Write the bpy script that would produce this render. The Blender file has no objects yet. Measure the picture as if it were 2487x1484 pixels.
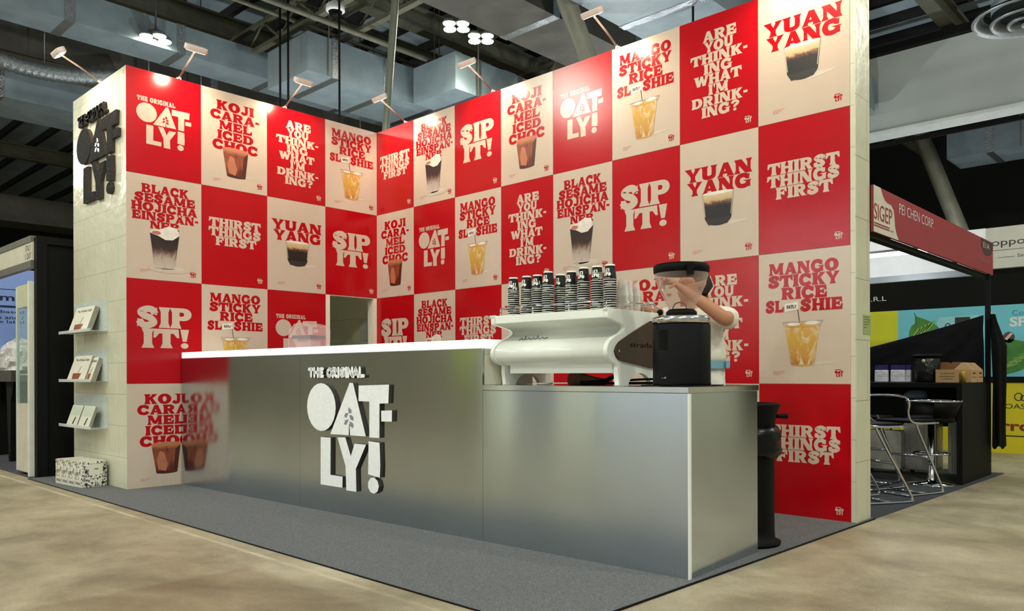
import bpy, bmesh, math, random
from mathutils import Vector, Matrix
PI = math.pi
C = bpy.context.scene.collection
SC = bpy.context.scene
random.seed(7)

# ------------------------------------------------------------------ camera, world, exposure
CAM_POS = (7.70576, -5.7695, 1.07446)
YAW, ROLL, FPX = -0.75839, -0.00302, 1908.04
cd = bpy.data.cameras.new('camera'); cam = bpy.data.objects.new('camera', cd); C.objects.link(cam)
cd.sensor_width = 36.0; cd.lens = 36.0 * FPX / 2487.0
cd.shift_y = (910.39 - 742.0) / 2487.0
cd.clip_start = 0.05; cd.clip_end = 300
_f = Vector((math.sin(YAW), math.cos(YAW), 0)); _r = Vector((math.cos(YAW), -math.sin(YAW), 0)); _u = Vector((0, 0, 1))
_c, _s = math.cos(ROLL), math.sin(ROLL)
_rx, _ux = _c * _r + _s * _u, -_s * _r + _c * _u
cam.matrix_world = Matrix(((_rx.x, _ux.x, -_f.x, CAM_POS[0]), (_rx.y, _ux.y, -_f.y, CAM_POS[1]), (_rx.z, _ux.z, -_f.z, CAM_POS[2]), (0, 0, 0, 1)))
SC.camera = cam
W = bpy.data.worlds.new('hall_ambient'); SC.world = W; W.use_nodes = True
W.node_tree.nodes['Background'].inputs[0].default_value = (0.80, 0.87, 0.82, 1)
W.node_tree.nodes['Background'].inputs[1].default_value = 0.34
SC.view_settings.view_transform = 'Standard'; SC.view_settings.look = 'None'
SC.view_settings.exposure = 0.28; SC.view_settings.gamma = 1.0; SC.view_settings.use_curve_mapping = False
HIGHBAY_W = 400.0      # hall high-bay lamps
ARMLAMP_W = 30.0       # warm arm lamps on the stand walls

# ------------------------------------------------------------------ helpers
def lin(c):
    return tuple(((v / 255.0) / 12.92 if v / 255.0 <= 0.04045 else ((v / 255.0 + 0.055) / 1.055) ** 2.4) for v in c)
def mat(name, rgb, rough=0.5, metal=0.0, var=0.06, scale=6.0, bump=0.0, bscale=40.0, emit=0.0, spec=0.5, aniso=0.0, coat=0.0):
    m = bpy.data.materials.new(name); m.use_nodes = True
    nt = m.node_tree; b = nt.nodes['Principled BSDF']; L = nt.links
    c = lin(rgb)
    tc = nt.nodes.new('ShaderNodeTexCoord'); no = nt.nodes.new('ShaderNodeTexNoise')
    no.inputs['Scale'].default_value = scale; no.inputs['Detail'].default_value = 4
    L.new(tc.outputs['Object'], no.inputs['Vector'])
    r = nt.nodes.new('ShaderNodeValToRGB')
    r.color_ramp.elements[0].position = 0.3; r.color_ramp.elements[1].position = 0.7
    r.color_ramp.elements[0].color = tuple(min(1, x * (1 - var)) for x in c) + (1,)
    r.color_ramp.elements[1].color = tuple(min(1, x * (1 + var)) for x in c) + (1,)
    L.new(no.outputs['Fac'], r.inputs['Fac']); L.new(r.outputs['Color'], b.inputs['Base Color'])
    b.inputs['Roughness'].default_value = rough; b.inputs['Metallic'].default_value = metal
    b.inputs['Specular IOR Level'].default_value = spec
    if aniso: b.inputs['Anisotropic'].default_value = aniso; b.inputs['Anisotropic Rotation'].default_value = .25
    if coat: b.inputs['Coat Weight'].default_value = coat; b.inputs['Coat Roughness'].default_value = 0.08
    if bump:
        n2 = nt.nodes.new('ShaderNodeTexNoise'); n2.inputs['Scale'].default_value = bscale
        L.new(tc.outputs['Object'], n2.inputs['Vector'])
        bp = nt.nodes.new('ShaderNodeBump'); bp.inputs['Strength'].default_value = bump; bp.inputs['Distance'].default_value = 0.02
        L.new(n2.outputs['Fac'], bp.inputs['Height']); L.new(bp.outputs['Normal'], b.inputs['Normal'])
    if emit:
        b.inputs['Emission Color'].default_value = c + (1,); b.inputs['Emission Strength'].default_value = emit
    return m
def clear_mat(name, rgb, alpha=0.2, rough=0.05, edge=.6):
    m = bpy.data.materials.new(name); m.use_nodes = True; nt = m.node_tree; L = nt.links
    nt.nodes.remove(nt.nodes['Principled BSDF']); out = nt.nodes['Material Output']
    t = nt.nodes.new('ShaderNodeBsdfTransparent'); g = nt.nodes.new('ShaderNodeBsdfPrincipled')
    g.inputs['Base Color'].default_value = lin(rgb) + (1,); g.inputs['Roughness'].default_value = rough
    g.inputs['Specular IOR Level'].default_value = 0.8
    t.inputs[0].default_value = tuple(0.75 + 0.25 * x for x in lin(rgb)) + (1,)
    lw = nt.nodes.new('ShaderNodeLayerWeight'); lw.inputs[0].default_value = 0.35
    no = nt.nodes.new('ShaderNodeTexNoise'); no.inputs['Scale'].default_value = 14
    mm = nt.nodes.new('ShaderNodeMath'); mm.operation = 'MULTIPLY_ADD'
    mm.inputs[1].default_value = edge; mm.inputs[2].default_value = alpha; L.new(lw.outputs['Facing'], mm.inputs[0])
    m2 = nt.nodes.new('ShaderNodeMath'); m2.operation = 'MULTIPLY'; m2.use_clamp = True
    m3 = nt.nodes.new('ShaderNodeMath'); m3.operation = 'MULTIPLY_ADD'; m3.inputs[1].default_value = 0.5; m3.inputs[2].default_value = 0.72
    L.new(no.outputs['Fac'], m3.inputs[0]); L.new(mm.outputs[0], m2.inputs[0]); L.new(m3.outputs[0], m2.inputs[1])
    mx = nt.nodes.new('ShaderNodeMixShader'); L.new(m2.outputs[0], mx.inputs[0])
    L.new(t.outputs[0], mx.inputs[1]); L.new(g.outputs[0], mx.inputs[2]); L.new(mx.outputs[0], out.inputs[0])
    return m
class MB:
    """collects faces; builds ONE mesh object"""
    def __init__(s): s.v = []; s.f = []; s.m = []; s.sm = []; s.uv = {}
    def face(s, pts, m=0, smooth=False, uv=None):
        n = len(s.v); s.v += [tuple(p) for p in pts]; s.f.append(tuple(range(n, n + len(pts)))); s.m.append(m); s.sm.append(smooth)
        if uv: s.uv[len(s.f) - 1] = uv
    def box(s, lo, hi, m=0, rot=0.0, piv=None):
        x0, y0, z0 = lo; x1, y1, z1 = hi
        p = [(x0, y0, z0), (x1, y0, z0), (x1, y1, z0), (x0, y1, z0), (x0, y0, z1), (x1, y0, z1), (x1, y1, z1), (x0, y1, z1)]
        if rot:
            px, py = piv or ((x0 + x1) / 2, (y0 + y1) / 2); c, q = math.cos(rot), math.sin(rot)
            p = [(px + (a - px) * c - (b - py) * q, py + (a - px) * q + (b - py) * c, z) for a, b, z in p]
        n = len(s.v); s.v += p
        for f in ((0, 3, 2, 1), (4, 5, 6, 7), (0, 1, 5, 4), (1, 2, 6, 5), (2, 3, 7, 6), (3, 0, 4, 7)):
            s.f.append(tuple(n + i for i in f)); s.m.append(m); s.sm.append(False)
        return s
    def rbox(s, lo, hi, r, m=0, axis='z', n=5):
        """box with rounded edges along one axis"""
        ax = 'xyz'.index(axis); a, b = [i for i in range(3) if i != ax]
        cx, cy = (lo[a] + hi[a]) / 2, (lo[b] + hi[b]) / 2; hx, hy = (hi[a] - lo[a]) / 2 - r, (hi[b] - lo[b]) / 2 - r
        pr = []
        for sx, sy, a0 in ((1, 1, 0), (-1, 1, PI / 2), (-1, -1, PI), (1, -1, 1.5 * PI)):
            for i in range(n + 1):
                t = a0 + PI / 2 * i / n; pr.append((cx + sx * hx + r * math.cos(t), cy + sy * hy + r * math.sin(t)))
        def P(q, h):
            o = [0, 0, 0]; o[a], o[b], o[ax] = q[0], q[1], h; return tuple(o)
        N = len(pr); base = len(s.v)
        s.v += [P(q, lo[ax]) for q in pr] + [P(q, hi[ax]) for q in pr]
        for i in range(N):
            j = (i + 1) % N; s.f.append((base + i, base + j, base + N + j, base + N + i)); s.m.append(m); s.sm.append(True)
        s.f.append(tuple(base + i for i in range(N))[::-1]); s.m.append(m); s.sm.append(False)
        s.f.append(tuple(base + N + i for i in range(N))); s.m.append(m); s.sm.append(False)
        return s
    def tube(s, path, r, n=8, m=0, closed=False, cap=True):
        P = [Vector(p) for p in path]; N = len(P); rs = r if isinstance(r, (list, tuple)) else [r] * N
        base = len(s.v); prev = None
        for i in range(N):
            if closed: t = P[(i + 1) % N] - P[i - 1]
            else: t = P[min(i + 1, N - 1)] - P[max(i - 1, 0)]
            t = t.normalized() if t.length > 1e-9 else Vector((0, 0, 1))
            if prev is None:
                a = Vector((0, 0, 1)) if abs(t.z) < 0.9 else Vector((1, 0, 0)); u = t.cross(a).normalized()
            else:
                u = prev - t * prev.dot(t); u = u.normalized() if u.length > 1e-6 else t.orthogonal().normalized()
            prev = u; w = t.cross(u)
            for k in range(n):
                q = 2 * PI * k / n; s.v.append(tuple(P[i] + rs[i] * (math.cos(q) * u + math.sin(q) * w)))
        for i in range(N if closed else N - 1):
            j = (i + 1) % N
            for k in range(n):
                l = (k + 1) % n; s.f.append((base + i * n + k, base + i * n + l, base + j * n + l, base + j * n + k)); s.m.append(m); s.sm.append(True)
        if cap and not closed:
            s.f.append(tuple(base + k for k in range(n))[::-1]); s.m.append(m); s.sm.append(False)
            s.f.append(tuple(base + (N - 1) * n + k for k in range(n))); s.m.append(m); s.sm.append(False)
        return s
    def lathe(s, prof, c=(0, 0, 0), n=24, m=0, cap=(True, True), mats=None, smooth=True):
        base = len(s.v)
        for r, z in prof:
            for k in range(n):
                q = 2 * PI * k / n; s.v.append((c[0] + r * math.cos(q), c[1] + r * math.sin(q), c[2] + z))
        for i in range(len(prof) - 1):
            for k in range(n):
                l = (k + 1) % n; s.f.append((base + i * n + k, base + i * n + l, base + (i + 1) * n + l, base + (i + 1) * n + k))
                s.m.append(mats[i] if mats else m); s.sm.append(smooth)
        if cap[0]: s.f.append(tuple(base + k for k in range(n))[::-1]); s.m.append(mats[0] if mats else m); s.sm.append(False)
        if cap[1]: s.f.append(tuple(base + (len(prof) - 1) * n + k for k in range(n))); s.m.append(mats[-1] if mats else m); s.sm.append(False)
        return s
    def prism(s, pts, y0, y1, m=0, side=None, smooth=False):
        """polygon in XZ extruded between y0 and y1 (y0 = front, faces -Y)"""
        a = sum(pts[i][0] * pts[(i + 1) % len(pts)][1] - pts[(i + 1) % len(pts)][0] * pts[i][1] for i in range(len(pts)))
        if a < 0: pts = pts[::-1]
        n = len(pts); b = len(s.v)
        s.v += [(x, y0, z) for x, z in pts] + [(x, y1, z) for x, z in pts]
        s.f.append(tuple(range(b, b + n))); s.m.append(m); s.sm.append(False)
        s.f.append(tuple(range(b + n, b + 2 * n))[::-1]); s.m.append(m); s.sm.append(False)
        for i in range(n):
            j = (i + 1) % n; s.f.append((b + j, b + i, b + n + i, b + n + j)); s.m.append(m if side is None else side); s.sm.append(smooth)
        return s
    def build(s, name, mats, parent=None, loc=None, rotz=None):
        me = bpy.data.meshes.new(name); me.from_pydata(s.v, [], s.f)
        for q in (mats if isinstance(mats, (list, tuple)) else [mats]): me.materials.append(q)
        me.polygons.foreach_set('material_index', s.m); me.polygons.foreach_set('use_smooth', s.sm)
        if s.uv:
            uv = me.uv_layers.new(name='UVMap')
            for fi, co in s.uv.items():
                for li, q in zip(me.polygons[fi].loop_indices, co): uv.data[li].uv = q
        me.update()
        o = bpy.data.objects.new(name, me); C.objects.link(o)
        if parent is not None: o.parent = parent
        if loc is not None: o.location = loc
        if rotz is not None: o.rotation_euler = (0, 0, rotz)
        return o
def tag(o, label, cat, group=None, kind=None):
    if label: o['label'] = label
    if cat: o['category'] = cat
    if group: o['group'] = group
    if kind: o['kind'] = kind
    return o
def thing(name, label, cat, loc=(0, 0, 0), rotz=0.0, group=None):
    o = bpy.data.objects.new(name, None); C.objects.link(o); o.empty_display_size = 0.1
    o.location = loc; o.rotation_euler = (0, 0, rotz)
    return tag(o, label, cat, group)
def struct(o): o['kind'] = 'structure'; return o
def copy_tree(o, parent=None):
    c = o.copy(); C.objects.link(c)
    if parent is not None: c.parent = parent
    for ch in list(o.children): copy_tree(ch, c)
    return c
def bevel(o, w=0.004, seg=2):
    md = o.modifiers.new('bevel', 'BEVEL'); md.width = w; md.segments = seg; md.limit_method = 'ANGLE'; md.angle_limit = 0.7; return o
def catmull(pts, n=6):
    P = [Vector(p) for p in pts]; out = []
    for i in range(len(P) - 1):
        p0, p1, p2, p3 = P[max(i - 1, 0)], P[i], P[i + 1], P[min(i + 2, len(P) - 1)]
        for k in range(n):
            t = k / n
            out.append(0.5 * ((2 * p1) + (p2 - p0) * t + (2 * p0 - 5 * p1 + 4 * p2 - p3) * t * t + (3 * p1 - p0 - 3 * p2 + p3) * t ** 3))
    out.append(P[-1]); return [tuple(p) for p in out]
def lamp(name, kind, loc, power, color, parent=None, size=0.2, aim=None, spot=1.6, blend=1.0):
    d = bpy.data.lights.new(name, kind); d.energy = power; d.color = color
    if kind == 'AREA': d.shape = 'DISK'; d.size = size
    else: d.shadow_soft_size = size
    if kind == 'SPOT': d.spot_size = spot; d.spot_blend = blend
    o = bpy.data.objects.new(name, d); C.objects.link(o); o.location = loc
    if aim is not None:
        o.rotation_euler = (Vector(aim) - Vector(loc)).to_track_quat('-Z', 'Y').to_euler()
    if parent is not None: o.parent = parent
    return o

# ------------------------------------------------------------------ lettering: a fat slab display alphabet built from polygons
def stroke(pts, w, n=6):
    P = [Vector(p) for p in catmull(pts, n)]; q = []
    ws = [w] * len(P) if not isinstance(w, (list, tuple)) else [w[0] + (w[1] - w[0]) * i / (len(P) - 1) for i in range(len(P))]
    L, R = [], []
    for i, p in enumerate(P):
        t = (P[min(i + 1, len(P) - 1)] - P[max(i - 1, 0)]).normalized(); nn = Vector((-t.y, t.x)) * ws[i] / 2
        L.append(p + nn); R.append(p - nn)
    return [[tuple(L[i]), tuple(L[i + 1]), tuple(R[i + 1]), tuple(R[i])] for i in range(len(P) - 1)]
def ell(cx, cy, rx, ry, n=20, a0=0.0, a1=2 * PI, end=False):
    m = n + (1 if end else 0)
    return [(cx + rx * math.cos(a0 + (a1 - a0) * i / n), cy + ry * math.sin(a0 + (a1 - a0) * i / n)) for i in range(m)]
def ring(A, B, closed=True):
    n = len(A); return [[A[i], A[(i + 1) % n], B[(i + 1) % n], B[i]] for i in range(n if closed else n - 1)]
def stem(x, w=0.325, fl=0.085, y0=0.0, y1=1.0):
    h = y1 - y0; x -= .02
    return [(x - fl, y0), (x + w + fl, y0), (x + w, y0 + .24 * h), (x + w, y1 - .24 * h), (x + w + fl, y1), (x - fl, y1), (x, y1 - .24 * h), (x, y0 + .24 * h)]
_foot = [(.3, 0), (.89, 0), (.92, .46), (.83, .46), (.7, .24), (.3, .24)]
_head = [(.3, 1), (.86, 1), (.88, .58), (.79, .58), (.67, .77), (.3, .77)]
_mid = [(.3, .4), (.54, .4), (.64, .31), (.7, .31), (.7, .69), (.64, .69), (.54, .6), (.3, .6)]
_bowlO = [(.3, 1)] + ell(.6, .69, .34, .31, 8, PI / 2, -PI / 2, True) + [(.3, .38)]
_bowlI = [(.3, .79)] + ell(.52, .69, .09, .1, 8, PI / 2, -PI / 2, True) + [(.3, .59)]
_A = [[(-.03, 0), (.37, 0), (.33, .12), (.55, .86), (.5, 1), (.38, 1), (.08, .12)],
      [(.36, 1), (.66, 1), (.96, .12), (1.05, 0), (.55, 0), (.62, .12), (.43, .72)], [(.24, .2), (.66, .2), (.62, .38), (.3, .38)]]
_C = stroke([(.8, .7), (.68, .86), (.48, .88), (.27, .8), (.16, .5), (.27, .2), (.48, .12), (.7, .15), (.86, .3)], .31, 5)
G = {
 'I': (.46, [stem(.1)]),
 'L': (.92, [stem(.1), _foot]),
 'E': (.92, [stem(.1), _foot, _head, _mid]),
 'F': (.9, [stem(.1), _head, _mid]),
 'H': (1.04, [stem(.1), stem(.68), [(.3, .4), (.74, .4), (.74, .6), (.3, .6)]]),
 'T': (.98, [stem(.35), [(0, 1), (.98, 1), (1.01, .54), (.92, .54), (.78, .76), (.2, .76), (.06, .54), (-.03, .54)]]),
 'N': (1.06, [stem(.1, .19, .09), stem(.78, .19, .09), [(.0, 1), (.42, 1), (1.0, 0), (.64, 0)]]),
 'M': (1.26, [stem(.1, .18, .09), stem(.92, .26, .08), [(.02, 1), (.4, 1), (.76, .1), (.5, .1)], [(1.24, 1), (.88, 1), (.5, .1), (.76, .1)]]),
 'K': (1.02, [stem(.1), [(.3, .34), (.3, .58), (.6, .9), (.56, 1), (1., 1), (.94, .9), (.54, .46)], [(.4, .5), (.6, .66), (.92, .12), (1.04, 0), (.56, 0), (.6, .1)]]),
 'A': (1.02, _A),
 'Y': (1.0, [[(-.03, 1), (.43, 1), (.39, .9), (.53, .62), (.64, .9), (.6, 1), (1.02, 1), (.93, .88), (.65, .42), (.65, .2), (.73, 0), (.27, 0), (.36, .2), (.36, .42), (.06, .88)]]),
 'W': (1.36, [[(-.02, 1), (.36, 1), (.57, 0), (.26, 0)], [(.28, 0), (.57, 0), (.8, 1), (.6, 1)], [(.56, 1), (.82, 1), (1.08, 0), (.8, 0)], [(.8, 0), (1.08, 0), (1.36, 1), (1.1, 1)],
               [(-.06, 1), (.44, 1), (.4, .88), (0, .88)], [(1.0, 1), (1.42, 1), (1.34, .88), (1.06, .88)]]),
 'U': (1.0, [[(-.02, 1), (.47, 1), (.4, .84), (.4, .36), (.08, .36), (.08, .84)], [(.6, 1), (1.02, 1), (.94, .84), (.94, .36), (.67, .36), (.67, .84)]] + stroke([(.24, .4), (.27, .2), (.5, .13), (.74, .2), (.805, .4)], [.32, .27])),
 'J': (.76, [[(.24, 1), (.78, 1), (.69, .84), (.69, .34), (.42, .34), (.42, .84)]] + stroke([(.555, .36), (.5, .16), (.3, .12), (.12, .26)], [.27, .3])),
 'O': (1.06, ring(ell(.53, .5, .53, .53, 24), ell(.53, .5, .16, .27, 24))),
 'C': (.96, _C + [[(.7, .62), (.9, .56), (.93, .98), (.84, .9)]]),
 'G': (1.06, _C + [[(.52, .52), (1.06, .52), (.97, .42), (.97, .04), (.72, .04), (.72, .4)], [(.7, .62), (.9, .58), (.93, .98), (.84, .9)]]),
 'S': (.92, stroke([(.78, .66), (.66, .86), (.42, .88), (.2, .74), (.34, .57), (.6, .45), (.72, .26), (.52, .12), (.28, .13), (.12, .34)], .31, 5) + [[(.68, .64), (.86, .6), (.87, .98), (.78, .9)], [(.04, .02), (.12, .1), (.24, .38), (.05, .42)]]),
 'D': (1.04, [stem(.1)] + ring([(.3, 1)] + ell(.55, .5, .49, .5, 10, PI / 2, -PI / 2, True) + [(.3, 0)], [(.3, .79)] + ell(.5, .5, .18, .29, 10, PI / 2, -PI / 2, True) + [(.3, .21)], False)),
 'P': (.98, [stem(.1)] + ring(_bowlO, _bowlI, False)),
 'R': (1.04, [stem(.1)] + ring(_bowlO, _bowlI, False) + [[(.4, .44), (.72, .46), (.93, .1), (1.05, 0), (.66, 0)]]),
 'B': (1.0, [stem(.1)] + ring([(.3, 1)] + ell(.58, .74, .32, .26, 7, PI / 2, -PI / 2, True) + [(.3, .48)], [(.3, .84)] + ell(.52, .74, .1, .1, 7, PI / 2, -PI / 2, True) + [(.3, .64)], False)
              + ring([(.3, .56)] + ell(.62, .28, .36, .28, 7, PI / 2, -PI / 2, True) + [(.3, 0)], [(.3, .4)] + ell(.54, .28, .13, .12, 7, PI / 2, -PI / 2, True) + [(.3, .16)], False)),
 '!': (.44, [[(.05, 1), (.41, 1), (.31, .36), (.15, .36)], ell(.23, .14, .16, .15, 12)]),
 '?': (.82, stroke([(.14, .7), (.24, .86), (.46, .88), (.64, .74), (.56, .58), (.4, .5), (.38, .34)], .25, 5) + [ell(.38, .13, .15, .14, 12)]),
 '-': (.46, [[(.05, .38), (.41, .38), (.41, .62), (.05, .62)]]),
 "'": (.26, [[(.04, 1), (.24, 1), (.17, .62), (.1, .62)]]),
}
G['\u00c4'] = (1.02, [[(x, y * .82) for x, y in p] for p in _A] + [ell(.32, .93, .1, .08, 8), ell(.7, .93, .1, .08, 8)])
def fat(line, x0, x1, y0, y1, gap=.025):
    tot = sum(G[ch][0] if ch != ' ' else .5 for ch in line) + gap * (len(line) - 1); k = (x1 - x0) / tot; x = 0; out = []
    for ch in line:
        if ch == ' ': x += .5 + gap; continue
        w, ps = G[ch]
        out += [[(x0 + (x + a) * k, y0 + b * (y1 - y0)) for a, b in p] for p in ps]; x += w + gap
    return out
# cut-out logo shapes (metres, measured on the counter front: s along the front, z up)
LOGO = {'O': ell(2.357, .826, .19, .188, 24),
 'A': [(2.477, .62), (2.71, .622), (2.713, .706), (2.72, .706), (2.725, .622), (2.915, .623), (2.764, 1.016), (2.722, 1.018)],
 'T': [(2.83, .882), (2.957, .881), (2.956, .618), (3.071, .619), (3.074, .869), (3.173, .873), (3.181, 1.007), (2.831, .998)],
 '-': [(3.093, .74), (3.211, .743), (3.213, .824), (3.093, .818)],
 'L': [(2.348, .219), (2.629, .218), (2.632, .302), (2.477, .304), (2.481, .592), (2.35, .591)],
 'Y': [(2.677, .203), (2.8, .203), (2.795, .375), (2.917, .562), (2.78, .562), (2.734, .465), (2.667, .604), (2.568, .599), (2.669, .385)],
 '!': [(2.94, .346), (3.075, .331), (3.081, .423), (3.073, .585), (2.947, .59)],
 '.': ell(3.0, .268, .064, .06, 9)}
LEAF = [[(2.711, .789), (2.745, .788), (2.745, .813), (2.709, .836), (2.704, .811)], [(2.653, .764), (2.681, .75), (2.711, .79), (2.671, .788)], [(2.716, .772), (2.733, .74), (2.769, .732), (2.769, .761), (2.739, .777)],
        [(2.65, .703), (2.681, .698), (2.713, .74), (2.669, .738)], [(2.718, .727), (2.723, .695), (2.759, .676), (2.774, .697), (2.757, .719)]]
def logo(x0, x1, y0, y1, leaf=True):
    """returns (letters, leaves) scaled into a box"""
    f = lambda p: (x0 + (p[0] - 2.167) / 1.046 * (x1 - x0), y0 + (p[1] - .203) / .815 * (y1 - y0))
    return [[f(p) for p in q] for q in LOGO.values()], ([[f(p) for p in q] for q in LEAF] if leaf else [])
def fontmesh(body, size=1.0, offset=0.0, ext=0.0):
    """flat lettering in Blender's built-in face; returns verts (x, y) and faces"""
    cu = bpy.data.curves.new('lettering', 'FONT'); cu.body = body; cu.size = size; cu.offset = offset; cu.resolution_u = 3
    o = bpy.data.objects.new('lettering', cu); C.objects.link(o)
    dg = bpy.context.evaluated_depsgraph_get(); me = o.evaluated_get(dg).to_mesh()
    v = [(p.co.x, p.co.y) for p in me.vertices]; f = [tuple(p.vertices) for p in me.polygons]
    o.evaluated_get(dg).to_mesh_clear(); bpy.data.objects.remove(o); bpy.data.curves.remove(cu)
    return v, f
def write(mb, body, x0, x1, z0, z1, y, m, offset=0.0, thick=0.0):
    """fit lettering into a box of the XZ plane at depth y, facing -Y"""
    v, f = fontmesh(body, 1.0, offset)
    ax, bx = min(p[0] for p in v), max(p[0] for p in v); az, bz = min(p[1] for p in v), max(p[1] for p in v)
    q = [(x0 + (p[0] - ax) / (bx - ax) * (x1 - x0), y, z0 + (p[1] - az) / (bz - az) * (z1 - z0)) for p in v]
    n = len(mb.v); mb.v += q
    for g in f: mb.f.append(tuple(n + i for i in g)); mb.m.append(m); mb.sm.append(False)

# ------------------------------------------------------------------ materials
def tile_mat(name, rgb, grout, bw, bh, rough=0.3, bump=0.15, var=.05):
    m = mat(name, rgb, rough, var=var, scale=2.5, bump=bump, bscale=9.0); nt = m.node_tree; L = nt.links; b = nt.nodes['Principled BSDF']
    src = b.inputs['Base Color'].links[0].from_socket
    tc = nt.nodes.new('ShaderNodeTexCoord'); sx = nt.nodes.new('ShaderNodeSeparateXYZ'); L.new(tc.outputs['Object'], sx.inputs[0])
    ad = nt.nodes.new('ShaderNodeMath'); L.new(sx.outputs[0], ad.inputs[0]); L.new(sx.outputs[1], ad.inputs[1])
    cx = nt.nodes.new('ShaderNodeCombineXYZ'); L.new(ad.outputs[0], cx.inputs[0]); L.new(sx.outputs[2], cx.inputs[1])
    br = nt.nodes.new('ShaderNodeTexBrick'); L.new(cx.outputs[0], br.inputs['Vector'])
    br.inputs['Scale'].default_value = 1.0; br.inputs['Brick Width'].default_value = bw; br.inputs['Row Height'].default_value = bh
    br.inputs['Mortar Size'].default_value = 0.0035; br.inputs['Mortar Smooth'].default_value = 0.3; br.offset = 0.5
    mx = nt.nodes.new('ShaderNodeMix'); mx.data_type = 'RGBA'; L.new(br.outputs['Fac'], mx.inputs[0])
    L.new(src, mx.inputs[6]); mx.inputs[7].default_value = lin(grout) + (1,); L.new(mx.outputs[2], b.inputs['Base Color'])
    return m
M = {}
M['red'] = mat('poster_red', (180, 3, 18), .18, var=.03, bump=.02, bscale=300, spec=.35)
M['white'] = mat('poster_paper', (206, 187, 170), .18, var=.02, bump=.02, bscale=300, spec=.35)
M['qr'] = mat('print_small_type', (205, 130, 125), .5)
M['tile'] = tile_mat('tile_sheet', (214, 212, 190), (180, 178, 156), .62, .30, .22, .25)
M['tile_in'] = tile_mat('store_wall_sheet', (226, 222, 194), (190, 188, 164), .62, .30, .5, .05)
M['patch'] = mat('store_wall_patch', (206, 208, 198), .5)
M['jamb'] = mat('door_jamb_paint', (238, 228, 208), .5)
M['alu'] = mat('brushed_aluminium', (194, 203, 209), .15, 1.0, var=.05, scale=1.5, aniso=.95)
M['steel'] = mat('polished_steel', (205, 206, 204), .1, 1.0, var=.02)
M['lip'] = mat('white_laminate', (240, 243, 242), .25, var=.01)
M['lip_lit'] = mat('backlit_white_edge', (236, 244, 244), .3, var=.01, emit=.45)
M['foam'] = mat('white_cut_board', (248, 251, 255), .6, var=.05, scale=30, bump=.1, bscale=60)
M['foam_edge'] = mat('dark_cut_edge', (58, 48, 40), .7)
M['leaf_grey'] = mat('grey_leaf_print', (140, 140, 146), .6)
M['blacksign'] = mat('black_gloss_board', (9, 8, 8), .55, var=.2, bump=.5, bscale=50, spec=.08)
M['carpet'] = mat('grey_carpet', (110, 111, 114), .95, var=.34, scale=90, bump=.5, bscale=300)
M['carpet_blue'] = mat('blue_grey_carpet', (66, 66, 76), .95, var=.15, scale=120, bump=.4, bscale=500)
M['black'] = mat('black_panel', (5, 5, 5), .7, spec=.2)
M['black_cloth'] = mat('black_cloth', (6, 6, 7), .9, spec=.2, bump=.3, bscale=60)
M['black_plastic'] = mat('black_plastic', (7, 7, 8), .55, spec=.12)
M['chrome'] = mat('chrome', (215, 215, 220), .07, 1.0, var=.02)
M['white_metal'] = mat('white_enamel', (244, 247, 240), .3, var=.02, coat=.3)
M['lamp_white'] = mat('lamp_housing', (225, 205, 195), .4)
M['lamp_arm'] = mat('lamp_arm_paint', (150, 128, 122), .5)
M['lamp_glow'] = mat('lamp_glow', (255, 236, 200), .4, emit=9.0)
M['hall_glow'] = mat('hall_lamp_glow', (255, 255, 225), .4, emit=40.0)
M['tube_glow'] = mat('tube_glow', (235, 240, 255), .4, emit=14.0)
M['warm_glow'] = mat('warm_lamp_glow', (255, 205, 160), .4, emit=16.0)
M['deck'] = mat('roof_deck', (168, 186, 196), .6, var=.15, scale=1.5)
M['beam'] = mat('painted_beam', (96, 95, 80), .6, var=.2, scale=3)
M['duct'] = mat('duct_wrap', (124, 138, 146), .45, var=.15, scale=2, bump=.3, bscale=5)
M['duct_dark'] = mat('dark_duct', (70, 68, 62), .6, var=.25, scale=2, bump=.3, bscale=5)
M['foil'] = mat('foil_tape', (200, 206, 212), .22, .9, var=.1, scale=20, bump=.8, bscale=40)
M['flex'] = mat('flexible_foil', (120, 126, 130), .42, .7, var=.15, scale=20, bump=.6, bscale=30)
M['darkwall'] = mat('dark_hall_wall', (26, 26, 27), .8, var=.3, scale=.6)
M['bulk'] = mat('grey_bulkhead', (168, 174, 173), .7, var=.06, scale=1)
M['grey_metal'] = mat('grey_metal', (130, 136, 138), .4, .3)
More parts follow.
